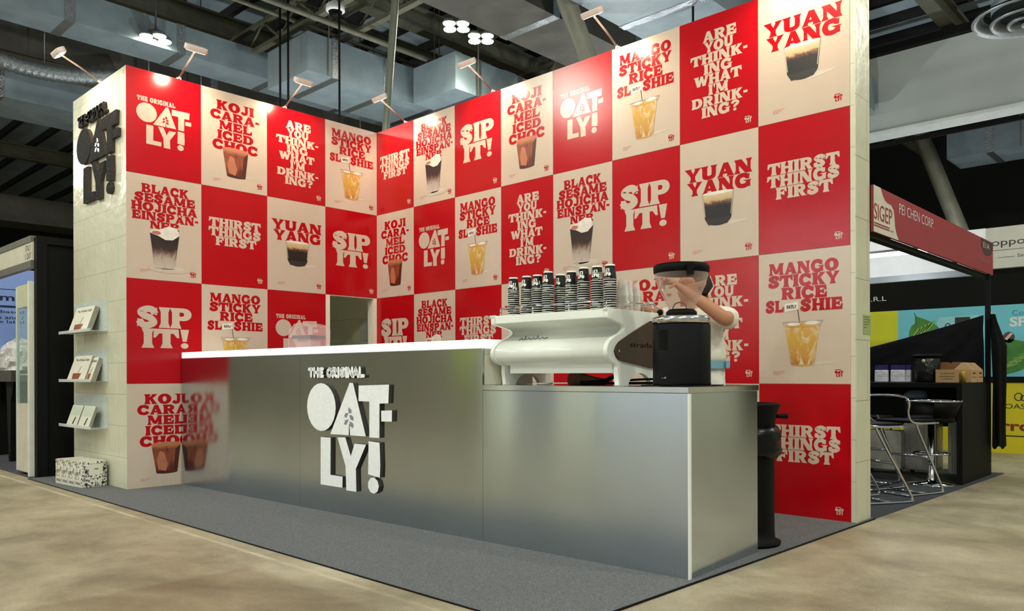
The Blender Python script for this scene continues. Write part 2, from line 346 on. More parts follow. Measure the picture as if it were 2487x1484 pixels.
def floor_mat():
    m = mat('worn_concrete', (166, 154, 128), .55); nt = m.node_tree; L = nt.links; b = nt.nodes['Principled BSDF']
    tc = nt.nodes.new('ShaderNodeTexCoord')
    def noise(scale, det, stretch=(1, 1, 1), dist=0.0):
        mp = nt.nodes.new('ShaderNodeMapping'); mp.inputs['Scale'].default_value = stretch; L.new(tc.outputs['Object'], mp.inputs[0])
        n = nt.nodes.new('ShaderNodeTexNoise'); n.inputs['Scale'].default_value = scale; n.inputs['Detail'].default_value = det; n.inputs['Roughness'].default_value = .65
        n.inputs['Distortion'].default_value = dist; L.new(mp.outputs[0], n.inputs['Vector']); return n.outputs['Fac']
    def ramp(fac, stops):
        r = nt.nodes.new('ShaderNodeValToRGB'); L.new(fac, r.inputs[0]); el = r.color_ramp.elements
        while len(el) < len(stops): el.new(.5)
        for e, (p, c) in zip(el, stops): e.position = p; e.color = lin(c) + (1,)
        return r.outputs[0]
    base = ramp(noise(1.0, 8, (1, 1.15, 1), .5), [(.28, (124, 112, 92)), (.43, (152, 139, 114)), (.55, (172, 159, 133)), (.66, (188, 176, 150)), (.78, (206, 196, 172))])
    fine = ramp(noise(7, 9, (1, 1.1, 1)), [(.3, (150, 150, 150)), (.7, (205, 205, 205))])
    mx = nt.nodes.new('ShaderNodeMix'); mx.data_type = 'RGBA'; mx.blend_type = 'OVERLAY'; mx.inputs[0].default_value = .6
    grain = ramp(noise(70, 6), [(.32, (150, 148, 146)), (.68, (222, 220, 218))]); mg = nt.nodes.new('ShaderNodeMix'); mg.data_type = 'RGBA'; mg.inputs[0].default_value = .45; L.new(fine, mg.inputs[6]); L.new(grain, mg.inputs[7])
    L.new(base, mx.inputs[6]); L.new(mg.outputs[2], mx.inputs[7])
    # worn pale tape line running along the stand
    sx = nt.nodes.new('ShaderNodeSeparateXYZ'); L.new(tc.outputs['Object'], sx.inputs[0])
    def math_(op, a, bb, clamp=False):
        n = nt.nodes.new('ShaderNodeMath'); n.operation = op; n.use_clamp = clamp
        for i, q in enumerate((a, bb)):
            if isinstance(q, (int, float)): n.inputs[i].default_value = q
            elif q is not None: L.new(q, n.inputs[i])
        return n.outputs[0]
    d = math_('ABSOLUTE', math_('ADD', sx.outputs[1], 3.40), None)
    line = math_('MULTIPLY', math_('SUBTRACT', 1.0, math_('MULTIPLY', d, 38.0), True), math_('MULTIPLY', math_('SUBTRACT', noise(1.6, 4), .36), 4.0, True))
    m2 = nt.nodes.new('ShaderNodeMix'); m2.data_type = 'RGBA'; L.new(math_('MULTIPLY', line, .8), m2.inputs[0]); L.new(mx.outputs[2], m2.inputs[6]); m2.inputs[7].default_value = lin((226, 212, 184)) + (1,)
    # darker slab bay in front of the stand
    patch = math_('MULTIPLY', math_('MULTIPLY', math_('SUBTRACT', math_('ADD', sx.outputs[0], math_('MULTIPLY', noise(6, 3), .1)), 3.62), 18.0, True), math_('MULTIPLY', math_('SUBTRACT', -3.55, sx.outputs[1]), 14.0, True))
    m3 = nt.nodes.new('ShaderNodeMix'); m3.data_type = 'RGBA'; m3.blend_type = 'MULTIPLY'; L.new(math_('MULTIPLY', patch, .5), m3.inputs[0]); L.new(m2.outputs[2], m3.inputs[6]); m3.inputs[7].default_value = lin((196, 180, 164)) + (1,)
    L.new(m3.outputs[2], b.inputs['Base Color'])
    rr = nt.nodes.new('ShaderNodeMath'); rr.operation = 'MULTIPLY_ADD'; rr.inputs[1].default_value = .35; rr.inputs[2].default_value = .32; L.new(noise(3, 5), rr.inputs[0]); L.new(rr.outputs[0], b.inputs['Roughness'])
    return m
M['floor'] = floor_mat()
def drink_mat(name, stops, nscale=3.0, namp=.25, stretch=(1.0, 1.0, 1.0), side=.35, alt=None):
    """printed drink photograph: colours up the glass (UV v) broken up by noise"""
    m = bpy.data.materials.new(name); m.use_nodes = True; nt = m.node_tree; L = nt.links; b = nt.nodes['Principled BSDF']; b.inputs['Roughness'].default_value = .42
    uv = nt.nodes.new('ShaderNodeUVMap'); mp = nt.nodes.new('ShaderNodeMapping'); mp.inputs['Scale'].default_value = stretch; L.new(uv.outputs[0], mp.inputs[0])
    n = nt.nodes.new('ShaderNodeTexNoise'); n.inputs['Scale'].default_value = nscale; n.inputs['Detail'].default_value = 5; n.inputs['Distortion'].default_value = 1.2; L.new(mp.outputs[0], n.inputs['Vector'])
    sx = nt.nodes.new('ShaderNodeSeparateXYZ'); L.new(uv.outputs[0], sx.inputs[0])
    a = nt.nodes.new('ShaderNodeMath'); a.operation = 'MULTIPLY_ADD'; a.inputs[1].default_value = namp; L.new(n.outputs['Fac'], a.inputs[0])
    o = nt.nodes.new('ShaderNodeMath'); o.operation = 'SUBTRACT'; o.inputs[1].default_value = namp / 2; L.new(sx.outputs[1], o.inputs[0]); L.new(o.outputs[0], a.inputs[2])
    r = nt.nodes.new('ShaderNodeValToRGB'); L.new(a.outputs[0], r.inputs[0]); el = r.color_ramp.elements
    while len(el) < len(stops): el.new(.5)
    for e, (p, c) in zip(el, stops): e.position = p; e.color = lin(c) + (1,)
    col = r.outputs[0]
    if alt:
        t = nt.nodes.new('ShaderNodeValToRGB'); t.color_ramp.elements[0].position = .47; t.color_ramp.elements[1].position = .62; L.new(n.outputs['Fac'], t.inputs[0])
        k = nt.nodes.new('ShaderNodeMix'); k.data_type = 'RGBA'; L.new(t.outputs[0], k.inputs[0]); L.new(col, k.inputs[6]); k.inputs[7].default_value = lin(alt) + (1,); col = k.outputs[2]
    L.new(col, b.inputs['Base Color']); return m
M['choc'] = drink_mat('print_iced_choc', [(.0, (52, 16, 10)), (.1, (110, 46, 26)), (.4, (150, 74, 44)), (.8, (132, 62, 36)), (.95, (196, 120, 72))], 1.6, .2, (1.5, .6, 1), alt=(92, 36, 22))
M['choc_light'] = mat('print_choc_highlight', (186, 112, 80), .42, var=.12)
M['choc_dark'] = mat('print_choc_shade', (78, 26, 18), .42, var=.2)
M['mango'] = drink_mat('print_mango', [(.0, (176, 112, 44)), (.2, (196, 142, 64)), (.6, (200, 156, 62)), (.85, (206, 158, 70)), (1., (206, 134, 64))], 2.4, .3, (1.6, 1.0, 1), alt=(216, 192, 152))
M['coffee'] = drink_mat('print_layered_coffee', [(.0, (196, 182, 170)), (.28, (176, 158, 146)), (.42, (110, 84, 74)), (.55, (52, 30, 26)), (.8, (36, 20, 18)), (1., (30, 18, 16))], 2.6, .5, (1.3, 1., 1))
M['yuan'] = drink_mat('print_black_tea', [(.0, (16, 10, 10)), (.5, (26, 16, 14)), (.62, (104, 66, 40)), (.7, (196, 164, 122)), (1., (222, 196, 158))], 5, .22, (1.5, 1., 1))
M['foamwhite'] = mat('print_foam', (232, 224, 214), .42, var=.1, scale=25)
M['glassline'] = mat('print_glass_edge', (176, 168, 158), .42)
M['printshade'] = mat('print_table_tone', (206, 194, 180), .42, var=.04)
M['ink'] = mat('print_black_ink', (40, 36, 34), .5)

# ------------------------------------------------------------------ setting: floor, hall, stand walls
WA, WB, H, RW = .7257, .6992, 4.0, 1.0
mb = MB(); mb.face([(-45, -30, 0), (40, -30, 0), (40, 40, 0), (-45, 40, 0)]); struct(mb.build('floor', M['floor']))
# stand walls
DY0, DY1, DH = -.715, -.012, 1.992      # doorway in the left poster wall
mb = MB(); mb.box((-.1, -2.9, .0085), (0, DY0, H)); mb.box((-.1, DY0, DH), (0, 0, H)); mb.box((-.1, DY1, .0085), (0, 0, DH)); struct(mb.build('wall_left', M['tile']))
mb = MB(); mb.box((-.1, 0, .0085), (5.625, .27, H)); struct(mb.build('wall_right', M['tile']))
mb = MB(); mb.box((-1.45, -2.9, .0085), (-.1, -2.84, H)); mb.box((-1.45, -2.84, .0085), (-1.39, .27, H)); struct(mb.build('wall_front', M['tile']))
mb = MB(); mb.box((-1.39, .2, .0085), (-.1, .27, H)); struct(mb.build('wall_back', M['tile_in']))
mb = MB()
for lo, hi in (((-.62, .19, 1.52), (-.2, .2, 1.8)), ((-.34, .184, 1.6), (-.14, .19, 1.84)), ((-.75, .19, 1.34), (-.24, .2, 1.5)), ((-.62, .19, .9), (-.3, .2, 1.3))): mb.box(lo, hi)
struct(mb.build('trim_1', M['patch']))
mb = MB(); mb.box((-.11, DY0, .0085), (.006, DY0 + .045, DH)); mb.box((-.11, DY1 - .045, .0085), (.006, DY1, DH)); struct(mb.build('trim_2', M['jamb']))
mb = MB(); mb.box((5.625, -.002, .0085), (5.632, .272, H)); struct(mb.build('trim_3', tile_mat('cap_sheet', (204, 202, 176), (160, 156, 132), 1.3, .44, .3, .25)))
# hall shell
mb = MB(); mb.box((-40, -14, 10.2), (16, 26, 10.4))
for i in range(33): mb.box((-40, -13 + i * 1.18, 9.98), (16, -12.86 + i * 1.18, 10.2), 1)
struct(mb.build('ceiling', [M['deck'], M['darkwall']]))
mb = MB(); mb.box((-40.4, -20, 0), (-40, 26, 10.2)); struct(mb.build('wall_far_left', M['darkwall']))
mb = MB(); mb.box((-40, 26, 0), (30, 26.4, 10.2)); struct(mb.build('wall_far_back', M['darkwall']))
mb = MB(); mb.box((-4, 14, 6.87), (20, 14.5, 8.68)); struct(mb.build('wall_bulkhead', M['bulk']))
mb = MB(); mb.box((-4, 13.9, 6.79), (20, 14.5, 6.869)); struct(mb.build('trim_30', mat('pale_edge', (214, 220, 220), .5)))
mb = MB(); mb.box((-4, 13.8, 8.68), (20, 14.4, 8.85)); struct(mb.build('trim_4', M['black']))
# roof beams running away from the aisle, and the cross trusses between them
def ibeam(n, x, z, h=.5, w=.28, y0=-14, y1=26):
    b = MB(); b.box((x - w / 2, y0, z), (x + w / 2, y1, z + .05)); b.box((x - w / 2, y0, z + h - .05), (x + w / 2, y1, z + h)); b.box((x - .03, y0, z + .05), (x + .03, y1, z + h - .05))
    struct(b.build('trim_%d' % n, M['beam']))
for i, (x, z) in enumerate(((-9.9, 9.0), (-6.3, 9.0), (-4.1, 9.1), (-14.5, 9.0), (-19, 9.0), (-1.0, 9.0), (2.6, 9.0), (6.4, 9.0), (-25, 9.0), (-7.6, 9.2))): ibeam(5 + i, x, z, *((.5, .3) if i != 9 else (.12, .12)))
def xtruss(n, y, z, x0, x1):
    b = MB()
    for zz in (z, z + .55): b.box((x0, y - .07, zz), (x1, y + .07, zz + .08))
    k = int((x1 - x0) / .7)
    for i in range(k):
        xa = x0 + (x1 - x0) * i / k; xb = x0 + (x1 - x0) * (i + 1) / k
        b.tube([(xa, y, z + (.04 if i % 2 else .6)), (xb, y, z + (.6 if i % 2 else .04))], .03, 6)
    struct(b.build('trim_%d' % n, M['beam']))
for i, (y, z, x0, x1) in enumerate(((3.2, 8.4, -9.9, -4.1), (4.2, 8.4, -9.9, -4.1), (9.5, 8.4, -25, 2.6), (16, 8.2, -25, 12))): xtruss(20 + i, y, z, x0, x1)

# ------------------------------------------------------------------ carpets
def slab(pts, z1, m, label):
    q = MB(); n = len(pts); q.v = [(x, y, 0) for x, y in pts] + [(x, y, z1) for x, y in pts]
    q.f = [tuple(range(n))[::-1], tuple(range(n, 2 * n))] + [(k, (k + 1) % n, n + (k + 1) % n, n + k) for k in range(n)]; q.m = [0] * (n + 2); q.sm = [False] * (n + 2)
    o = q.build('carpet', M[m]); tag(o, label, 'carpet'); return o
cp = slab([(-1.62, -3.285), (5.586, -3.285), (5.655, .28), (-1.62, .28)], .008, 'carpet', 'dark grey carpet under the red and white stand and its metal counter')
mb = MB(); mb.tube([(5.592, -3.287, .004), (5.661, .28, .004)], .006, 6); mb.tube([(-1.62, -3.289, .003), (5.59, -3.289, .003)], .004, 6); mb.build('edge_strip', M['black'], cp)
slab([(0, .285), (5.655, .285), (5.745, 3.95), (0, 3.95)], .008, 'carpet_blue', 'blue-grey carpet under the chrome bar stools behind the right wall')
mb = MB(); mb.box((-5.2, -3.25, 0), (-1.68, 0, .008)); tag(mb.build('carpet', M['carpet_blue']), 'blue-grey carpet of the neighbouring stand at the far left', 'carpet')

# ------------------------------------------------------------------ posters
POST = {
 'KOJI': ('w', [('KOJI', .22, .79, .805, .9), ('CARA-', .13, .88, .705, .795), ('MEL', .26, .76, .605, .695), ('ICED', .23, .78, .505, .595), ('CHOC', .16, .85, .4, .495)]),
 'ARE': ('r', [('ARE', .31, .74, .79, .875), ('YOU', .33, .7, .702, .785), ('THINK-', .15, .88, .615, .697), ('ING', .32, .69, .527, .61), ('WHAT', .2, .8, .44, .522), ("I'M", .38, .64, .352, .435), ('DRINK-', .16, .88, .265, .347), ('ING?', .29, .78, .175, .26)]),
 'MANGO': ('w', [('MANGO', .12, .88, .83, .92), ('STICKY', .11, .89, .735, .825), ('RICE', .26, .76, .64, .73), ('SL', .08, .29, .545, .635), ('SHIE', .47, .92, .545, .635)]),
 'BLACK': ('w', [('BLACK', .19, .82, .83, .915), ('SESAME', .1, .91, .743, .825), ('HOJICHA', .06, .94, .657, .738), ('EINSP\u00c4N-', .07, .96, .57, .652), ('NER', .3, .7, .495, .565)]),
 'THIRST': ('r', [('THIRST', .11, .89, .6, .69), ('THINGS', .105, .895, .505, .595), ('FIRST', .2, .82, .41, .5)]),
 'YUAN': ('w', [('YUAN', .07, .93, .665, .775), ('YANG', .1, .92, .55, .66)]),
 'SIP': ('r', [('SIP', .12, .87, .54, .74), ('IT!', .19, .83, .345, .53)]),
 'LOGO': ('r', []),
}
def cup_rows(mb, x0t, x1t, x0b, x1b, zt, zb, y, m, n=6, curve=0.0):
    for i in range(n):
        a, b = i / n, (i + 1) / n
        xa0, xa1 = x0b + (x0t - x0b) * a, x1b + (x1t - x1b) * a; xb0, xb1 = x0b + (x0t - x0b) * b, x1b + (x1t - x1b) * b
        za, zz = zb + (zt - zb) * a, zb + (zt - zb) * b
        mb.face([(xa0, y, za), (xa1, y, za), (xb1, y, zz), (xb0, y, zz)], m, uv=[(0, a), (1, a), (1, b), (0, b)])
def polys(mb, ps, y, m, w, h):
    for i, p in enumerate(ps): mb.face([(a * w, y - .00006 * (i % 9), b * h) for a, b in p], m)      # overlapping strokes of one ink layer
def make_poster(kind, w, h, loc, rotz, label, group):
    base, lines = POST[kind]; mb = MB(); D = {'n': 2}
    mats = [M['white'], M['red']]; g = 0 if base == 'w' else 1; t = 1 - g
    mb.box((.0015, -.004, .0015), (w - .0015, -.0015, h - .0015), g)
    def X(name):
        if M[name] not in mats: mats.append(M[name])
        return mats.index(M[name])
    P = lambda ps, lay, m: polys(mb, ps, -.004 - .0008 * lay, m, w, h)
    for ln, x0, x1, y0, y1 in lines: P(fat(ln, x0, x1, y0 - .001, y1, .02), 1, t)
    if kind == 'LOGO':
        a, lf = logo(.13, .86, .29, .69); P(a, 1, t); P(lf, 2, X('leaf_grey') if False else g)
        P(fat('THE ORIGINAL', .14, .64, .70, .745, .1), 1, t)
    else:
        a, _ = logo(.835, .925, .052, .098, False); P(a, 1, t); P([[(.84, .102), (.9, .102), (.9, .107), (.84, .107)]], 1, t)
    if base == 'w':
        q = X('qr')
        P([[(.17, z), (.17 + l, z), (.17 + l, z + .004), (.17, z + .004)] for z, l in ((.092, .13), (.08, .11), (.068, .07))], 1, q)
    def E_(cx, cz, rx, rz, lay, m, n=24): P([ell(cx, cz, rx, rz, n)], lay, X(m))
    def body(x0t, x1t, x0b, x1b, zt, zb, m, lay=3): cup_rows(mb, x0t * w, x1t * w, x0b * w, x1b * w, zt * h, zb * h, -.004 - .0008 * lay, X(m))
    if kind == 'KOJI':
        P([[(.6, .135), (.84, .15), (.66, .16)]], 1, X('printshade'))
        body(.31, .7, .375, .655, .415, .14, 'choc'); E_(.515, .14, .14, .014, 2, 'choc_dark'); E_(.505, .415, .195, .02, 4, 'choc_light')
        P([[(.4, .17), (.5, .15), (.53, .22), (.48, .33), (.42, .35), (.38, .26)]], 4, X('choc_light'))
        P([[(.6, .155), (.655, .17), (.695, .4), (.63, .36)]], 4, X('choc_dark'))
    if kind == 'MANGO':
        P([[(.6, .14), (.86, .16), (.66, .17)]], 1, X('printshade'))
        body(.3, .68, .37, .62, .44, .145, 'mango'); E_(.495, .146, .125, .014, 2, 'mango'); E_(.49, .44, .19, .018, 4, 'mango')
        P([[(.27, .47), (.72, .475), (.715, .468), (.275, .463)], [(.27, .47), (.28, .47), (.312, .43), (.3, .43)], [(.72, .475), (.71, .475), (.675, .43), (.685, .43)]], 4, X('glassline'))
        E_(.6, .455, .08, .014, 5, 'foamwhite'); E_(.4, .45, .07, .012, 5, 'foamwhite')
        P([[(.3, .545), (.45, .56), (.45, .62), (.3, .605)]], 2, X('foamwhite')); P(fat('OATLY', .32, .43, .57, .595), 3, X('ink')); P([[(.44, .56), (.448, .56), (.47, .45), (.462, .45)]], 3, X('ink'))
    if kind == 'BLACK':
        E_(.56, .115, .29, .045, 1, 'glassline'); E_(.56, .117, .283, .042, 2, 'white'); E_(.6, .12, .16, .024, 3, 'printshade')
        body(.3, .69, .36, .625, .45, .12, 'coffee', 4); E_(.492, .121, .132, .014, 3, 'glassline')
        E_(.495, .46, .195, .035, 5, 'foamwhite'); P([[(.3, .45), (.4, .43), (.5, .395), (.6, .4), (.69, .45), (.66, .52), (.55, .53), (.42, .49)]], 6, X('foamwhite')); E_(.38, .455, .06, .018, 7, 'choc_light')
    if kind == 'YUAN':
        P([[(.55, .26), (.9, .3), (.68, .31)]], 1, X('printshade'))
        body(.3, .7, .335, .67, .545, .34, 'yuan', 3); cup_rows(mb, .335 * w, .67 * w, .38 * w, .62 * w, .34 * h, .29 * h, -.0064, X('ink'), 1)
        P([ell(.505, .345, .165, .065, 20, PI, 2 * PI, True)], 2, X('ink')); E_(.5, .545, .2, .014, 4, 'foamwhite')
        P([[(.3, .55), (.31, .55), (.345, .36), (.335, .36)], [(.7, .55), (.69, .55), (.66, .36), (.67, .36)]], 5, X('glassline'))
    o = mb.build('poster', mats, None, loc, rotz); tag(o, label, 'poster', group); return o
TXT = {'KOJI': 'white KOJI CARAMEL poster with brown cup', 'ARE': 'red ARE YOU THINKING poster', 'MANGO': 'white MANGO STICKY RICE poster', 'BLACK': 'white BLACK SESAME poster with layered glass',
       'THIRST': 'red poster reading THIRST THINGS FIRST', 'YUAN': 'white YUAN YANG poster with dark drink', 'SIP': 'red poster reading SIP IT!', 'LOGO': 'red poster with big white cut-out logo'}
ROWN = ['top row', 'second row', 'third row', 'bottom row']
ORD = ['first', 'second', 'third', 'fourth', 'fifth', 'sixth', 'seventh', 'eighth']
gridA = [['LOGO', 'KOJI', 'ARE', 'MANGO'], ['BLACK', 'THIRST', 'YUAN', 'SIP'], ['SIP', 'MANGO', 'LOGO', None], ['KOJI', None, None, None]]
gridB = [['THIRST', 'BLACK', 'SIP', 'KOJI', 'LOGO', 'MANGO', 'ARE', 'YUAN'], ['KOJI', 'LOGO', 'MANGO', 'ARE', 'BLACK', 'SIP', 'YUAN', 'THIRST'],
         ['SIP', 'BLACK', 'THIRST', 'YUAN', 'LOGO', 'KOJI', 'ARE', 'MANGO'], [None, None, None, None, None, None, None, 'THIRST']]
for r, row in enumerate(gridA):
    for c, k in enumerate(row):
        if k: make_poster(k, WA, RW, (0, -4 * WA + c * WA, 3 - r), PI / 2, '%s, %s of left wall, %s' % (TXT[k], ROWN[r], ['beside the tiled pillar', 'second from pillar', 'third from pillar', 'in the corner'][c]), 'posters on the left wall')
for r, row in enumerate(gridB):
    for c, k in enumerate(row):
        if k: make_poster(k, WB, RW, (c * WB, 0, 3 - r), 0, '%s, %s of right wall, %s' % (TXT[k], ROWN[r], ['in the corner', 'second from corner', 'third from corner', 'fourth from corner', 'fifth from corner', 'sixth from corner', 'second from open end', 'at open end'][c]), 'posters on the right wall')

# ------------------------------------------------------------------ serving counter (local frame: s along the front, d back from it)
CT = (0.02, -2.388); CA = math.atan2(.207, 5.549)
def cxy(s, d): return (CT[0] + s * math.cos(CA) - d * math.sin(CA), CT[1] + s * math.sin(CA) + d * math.cos(CA))
counter = thing('serving_counter', 'long brushed metal serving counter with a white-topped high part and a lower right part', 'counter', (CT[0], CT[1], .008), CA)
for s0, s1, z1 in ((.0, 2.029, 1.237), (2.031, 4.079, 1.237), (4.081, 5.549, .966)):
    mb = MB(); mb.box((s0, 0, 0), (s1, .02, z1)); mb.build('front_panel', M['alu'], counter)
mb = MB(); mb.box((5.53, .021, 0), (5.552, .835, .966)); mb.build('side_panel', M['alu'], counter)
mb = MB(); mb.box((.0, .022, 0), (4.06, .47, 1.236)); mb.box((4.06, .022, 0), (5.528, .834, .965)); mb.build('carcass', M['lip'], counter)
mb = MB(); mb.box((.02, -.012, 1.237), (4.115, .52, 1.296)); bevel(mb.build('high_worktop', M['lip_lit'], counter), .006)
mb = MB(); mb.box((4.062, .021, 1.003), (4.082, .5, 1.236)); mb.build('end_panel', M['tile'], counter)
mb = MB(); mb.box((4.085, -.008, .967), (5.558, .845, 1.002)); bevel(mb.build('low_worktop', M['steel'], counter), .003)
mb = MB(); mb.box((5.548, -.004, 0), (5.556, .02, .966)); mb.build('corner_trim', M['lip'], counter)
ZC = 1.0105      # height of the low worktop
ZH = 1.305       # height of the high worktop
# raised sign on the counter front
sign = thing('letter_sign', 'raised white cut-out letter sign on the metal counter front', 'sign', (CT[0], CT[1], 0), CA)
for k, q in LOGO.items():
    mb = MB(); mb.prism(q, -.024, -.001, 0, 1)
    if k == 'A':
        for lf in LEAF: mb.face([(x, -.0245, z) for x, z in lf], 2)
    mb.build('letter', [M['foam'], M['foam_edge'], M['leaf_grey']], sign)
mb = MB()
TAGL = {'T': [[(.05, .88), (.5, .9), (.95, .86)], [(.5, .9), (.48, .1)]], 'H': [[(.12, .95), (.14, .08)], [(.85, .95), (.82, .06)], [(.14, .5), (.82, .52)]], 'E': [[(.85, .9), (.18, .88), (.18, .1), (.85, .1)], [(.18, .5), (.7, .5)]],
 'O': [[(.5, .92), (.1, .6), (.2, .15), (.55, .08), (.9, .35), (.85, .78), (.5, .92)]], 'R': [[(.15, .05), (.15, .92), (.7, .9), (.8, .65), (.2, .45), (.85, .05)]], 'I': [[(.5, .95), (.5, .05)]],
 'G': [[(.85, .85), (.4, .92), (.1, .5), (.35, .08), (.85, .2), (.85, .48), (.5, .48)]], 'N': [[(.12, .05), (.14, .93), (.82, .08), (.85, .95)]], 'A': [[(.05, .05), (.5, .95), (.92, .05)], [(.25, .35), (.75, .35)]], 'L': [[(.2, .95), (.2, .1), (.9, .12)]]}
def tagline(mb, text, x0, x1, z0, z1, y0, y1, m, r):
    ws = [{'I': .45, ' ': .6}.get(c, 1) for c in text]; k = (x1 - x0) / sum(ws); x = x0
    for c, wd in zip(text, ws):
        for q in TAGL.get(c, []):
            for a, b in zip(q[:-1], q[1:]):
                ax, az, bx, bz = x + a[0] * wd * k, z0 + a[1] * (z1 - z0), x + b[0] * wd * k, z0 + b[1] * (z1 - z0)
                dx, dz = bx - ax, bz - az; l = math.hypot(dx, dz); nx, nz = -dz / l * r, dx / l * r; t0 = math.atan2(nz, nx)
                mb.prism([(bx + r * math.cos(t0 - PI * i / 5), bz + r * math.sin(t0 - PI * i / 5)) for i in range(6)] + [(ax + r * math.cos(t0 + PI - PI * i / 5), az + r * math.sin(t0 + PI - PI * i / 5)) for i in range(6)], y0, y1, m, 1)
        x += wd * k
tagline(mb, 'THE ORIGINAL', 2.187, 2.896, 1.062, 1.132, -.022, -.001, 0, .0135); mb.build('tagline', [M['foam'], M['foam_edge']], sign)
# black sign on the pillar front
psign = thing('letter_sign', 'glossy black cut-out letter sign high on the tiled pillar front', 'sign', (0, -2.9, 0))
fx = lambda p: (-1.235 + (p[0] - 2.167) / 1.046 * 1.12, 2.83 + (p[1] - .203) / .815 * .79)
for k, q in LOGO.items():
    mb = MB(); mb.prism([fx(p) for p in q], -.035, -.001, 0, 1)
    if k == 'A':
        for lf in LEAF: mb.face([(x, -.0355, z) for x, z in [fx(p) for p in lf]], 2)
    mb.build('letter', [M['blacksign'], M['foam_edge'], M['foam']], psign)
mb = MB(); tagline(mb, 'THE ORIGINAL', -1.2, -.43, 3.655, 3.755, -.035, -.001, 0, .017); mb.build('tagline', [M['blacksign'], M['foam_edge']], psign)

# ------------------------------------------------------------------ arm lamps on the wall tops
def arm_lamp(x, y, rz, label, reach=.34, rise=.17, col=(1.0, .80, .56), power=ARMLAMP_W):
    t = thing('arm_lamp', label, 'lamp', (x, y, 4.0), rz, 'white arm lamps on top of the stand walls')
    mb = MB(); mb.box((-.02, -.004, -.002), (.02, .05, .014)); mb.tube([(0, 0, .004), (0, -.02, .018)], .012, 8); mb.build('clamp', M['lamp_white'], t)
    mb = MB(); mb.tube([(0, -.01, .01), (0, -reach * .55, rise * .62), (0, -reach, rise)], .0095, 8); mb.build('arm', M['lamp_arm'], t)
    hd = MB(); hd.rbox((-.11, -.045, -.016), (.11, .045, .034), .042, 0, 'z', 6); hd.tube([(0, 0, .0), (0, .05, -.01)], .015, 8)
    h = hd.build('lamp_head', M['lamp_white'], t, (0, -reach - .03, rise + .015)); h.rotation_euler = (.55, 0, 0); bevel(h, .012, 3)
    g = MB(); g.rbox((-.095, -.034, -.0185), (.095, .034, -.0165), .03, 0, 'z', 6); g.build('lamp_glass', M['lamp_glow'], h)
    l = lamp('arm_lamp_light', 'SPOT', (0, -reach - .07, rise - .05), power, col, t, .05, (0, .02, -.5), 2.3, .8)
    return t
arm_lamp(.0, -2.397, PI / 2, 'white arm lamp over the top-row logo poster nearest the tiled pillar')
arm_lamp(.0, -1.234, PI / 2, "white arm lamp above the THINKING poster on the left wall")
arm_lamp(.552, 0, 0, 'white arm lamp nearest the inner corner, in front of the leaning steel pole')
arm_lamp(1.985, 0, 0, 'white arm lamp above the SIP IT! poster in the top row of the right wall')
arm_lamp(3.556, 0, 0, 'white arm lamp above the top-row MANGO poster of the right wall')
arm_lamp(5.2, 0, 0, 'white arm lamp above the top-row YUAN YANG poster at the open end')
arm_lamp(-.66, -2.9, 0, 'white arm lamp reaching out above the black letter sign on the pillar')

# ------------------------------------------------------------------ brochure shelves on the pillar front
M['acrylic'] = clear_mat('clear_acrylic', (232, 240, 240), .22, .12)
M['paper'] = mat('booklet_paper', (226, 222, 206), .5)
M['pages'] = mat('booklet_pages', (150, 146, 130), .7, var=.2, scale=60)
M['pale_green'] = mat('pale_leaflet', (200, 210, 192), .5, var=.08, scale=12)
M['drinkprint'] = mat('booklet_drink_print', (142, 62, 34), .5, var=.35, scale=40)
SHW = [(1.52, 'top'), (1.025, 'middle'), (.565, 'bottom')]
for z, nm in SHW:
    t = thing('brochure_shelf', 'clear acrylic brochure shelf on the tiled pillar, %s of the three' % nm, 'shelf', (-.93, -2.9, z), 0, 'acrylic brochure shelves on the pillar')
    mb = MB(); mb.box((-.46, -.006, 0), (.46, -.001, .31)); mb.build('back_plate', M['acrylic'], t)
    mb = MB(); mb.box((-.46, -.16, -.006), (.46, -.001, 0)); mb.build('ledge', M['acrylic'], t)
    mb = MB(); mb.box((-.46, -.165, -.01), (.46, -.16, .02)); mb.build('front_lip', M['acrylic'], t)
def booklet(name, x, z, w, h, kind, label, dy=0.0, cat='booklet', thick=.05, group=None):
    b = MB(); b.box((-w / 2, 0, 0), (w / 2, .004, h)); b.box((-w / 2 + .004, .0045, .002), (w / 2 - .002, thick, h - .004), 1)
    if kind == 'drink':
        b.face([(-w * .22, -.0006, h * .07), (w * .16, -.0006, h * .07), (w * .22, -.0006, h * .3), (-w * .26, -.0006, h * .3)], 2)
        write(b, 'The Original Oatly', -w * .38, w * .42, h * .76, h * .88, -.0006, 3, .02); b.tube([(w * .02, -.001, h * .3), (w * .1, -.001, h * .58)], .002, 5, 3)
    else:
        b.face([(w * .02, -.0006, h * .1), (w * .14, -.0006, h * .1), (w * .22, -.0006, h * .44), (w * .12, -.0006, h * .44)], 3)
        b.face([(-w * .42, -.0006, h * .5), (w * .42, -.0006, h * .5), (w * .42, -.0006, h * .95), (-w * .42, -.0006, h * .95)], 4)
    o = b.build(name, [M['paper'], M['pages'], M['drinkprint'], M['ink'], M['pale_green']], None, (x, -2.9 - .14 + dy, z)); o.rotation_euler = (-.33, 0, 0)
    return tag(o, label, cat, group)
BG = 'booklets on the acrylic shelves'
booklet('booklet', -.92, 1.522, .52, .27, 'drink', 'thick booklet with iced drink cover on the top acrylic shelf', group=BG)
booklet('booklet', -.98, 1.027, .50, .27, 'drink', 'leaning booklet with iced drink cover on the middle acrylic shelf', group=BG)
booklet('booklet', -.68, 1.027, .16, .25, 'drink', 'slim stack of booklets at the right on the middle acrylic shelf', .02, group=BG)
booklet('leaflet', -1.1, .567, .30, .22, 'plain', 'pale leaflet at the left on the bottom acrylic shelf', cat='leaflet', thick=.02, group=BG)
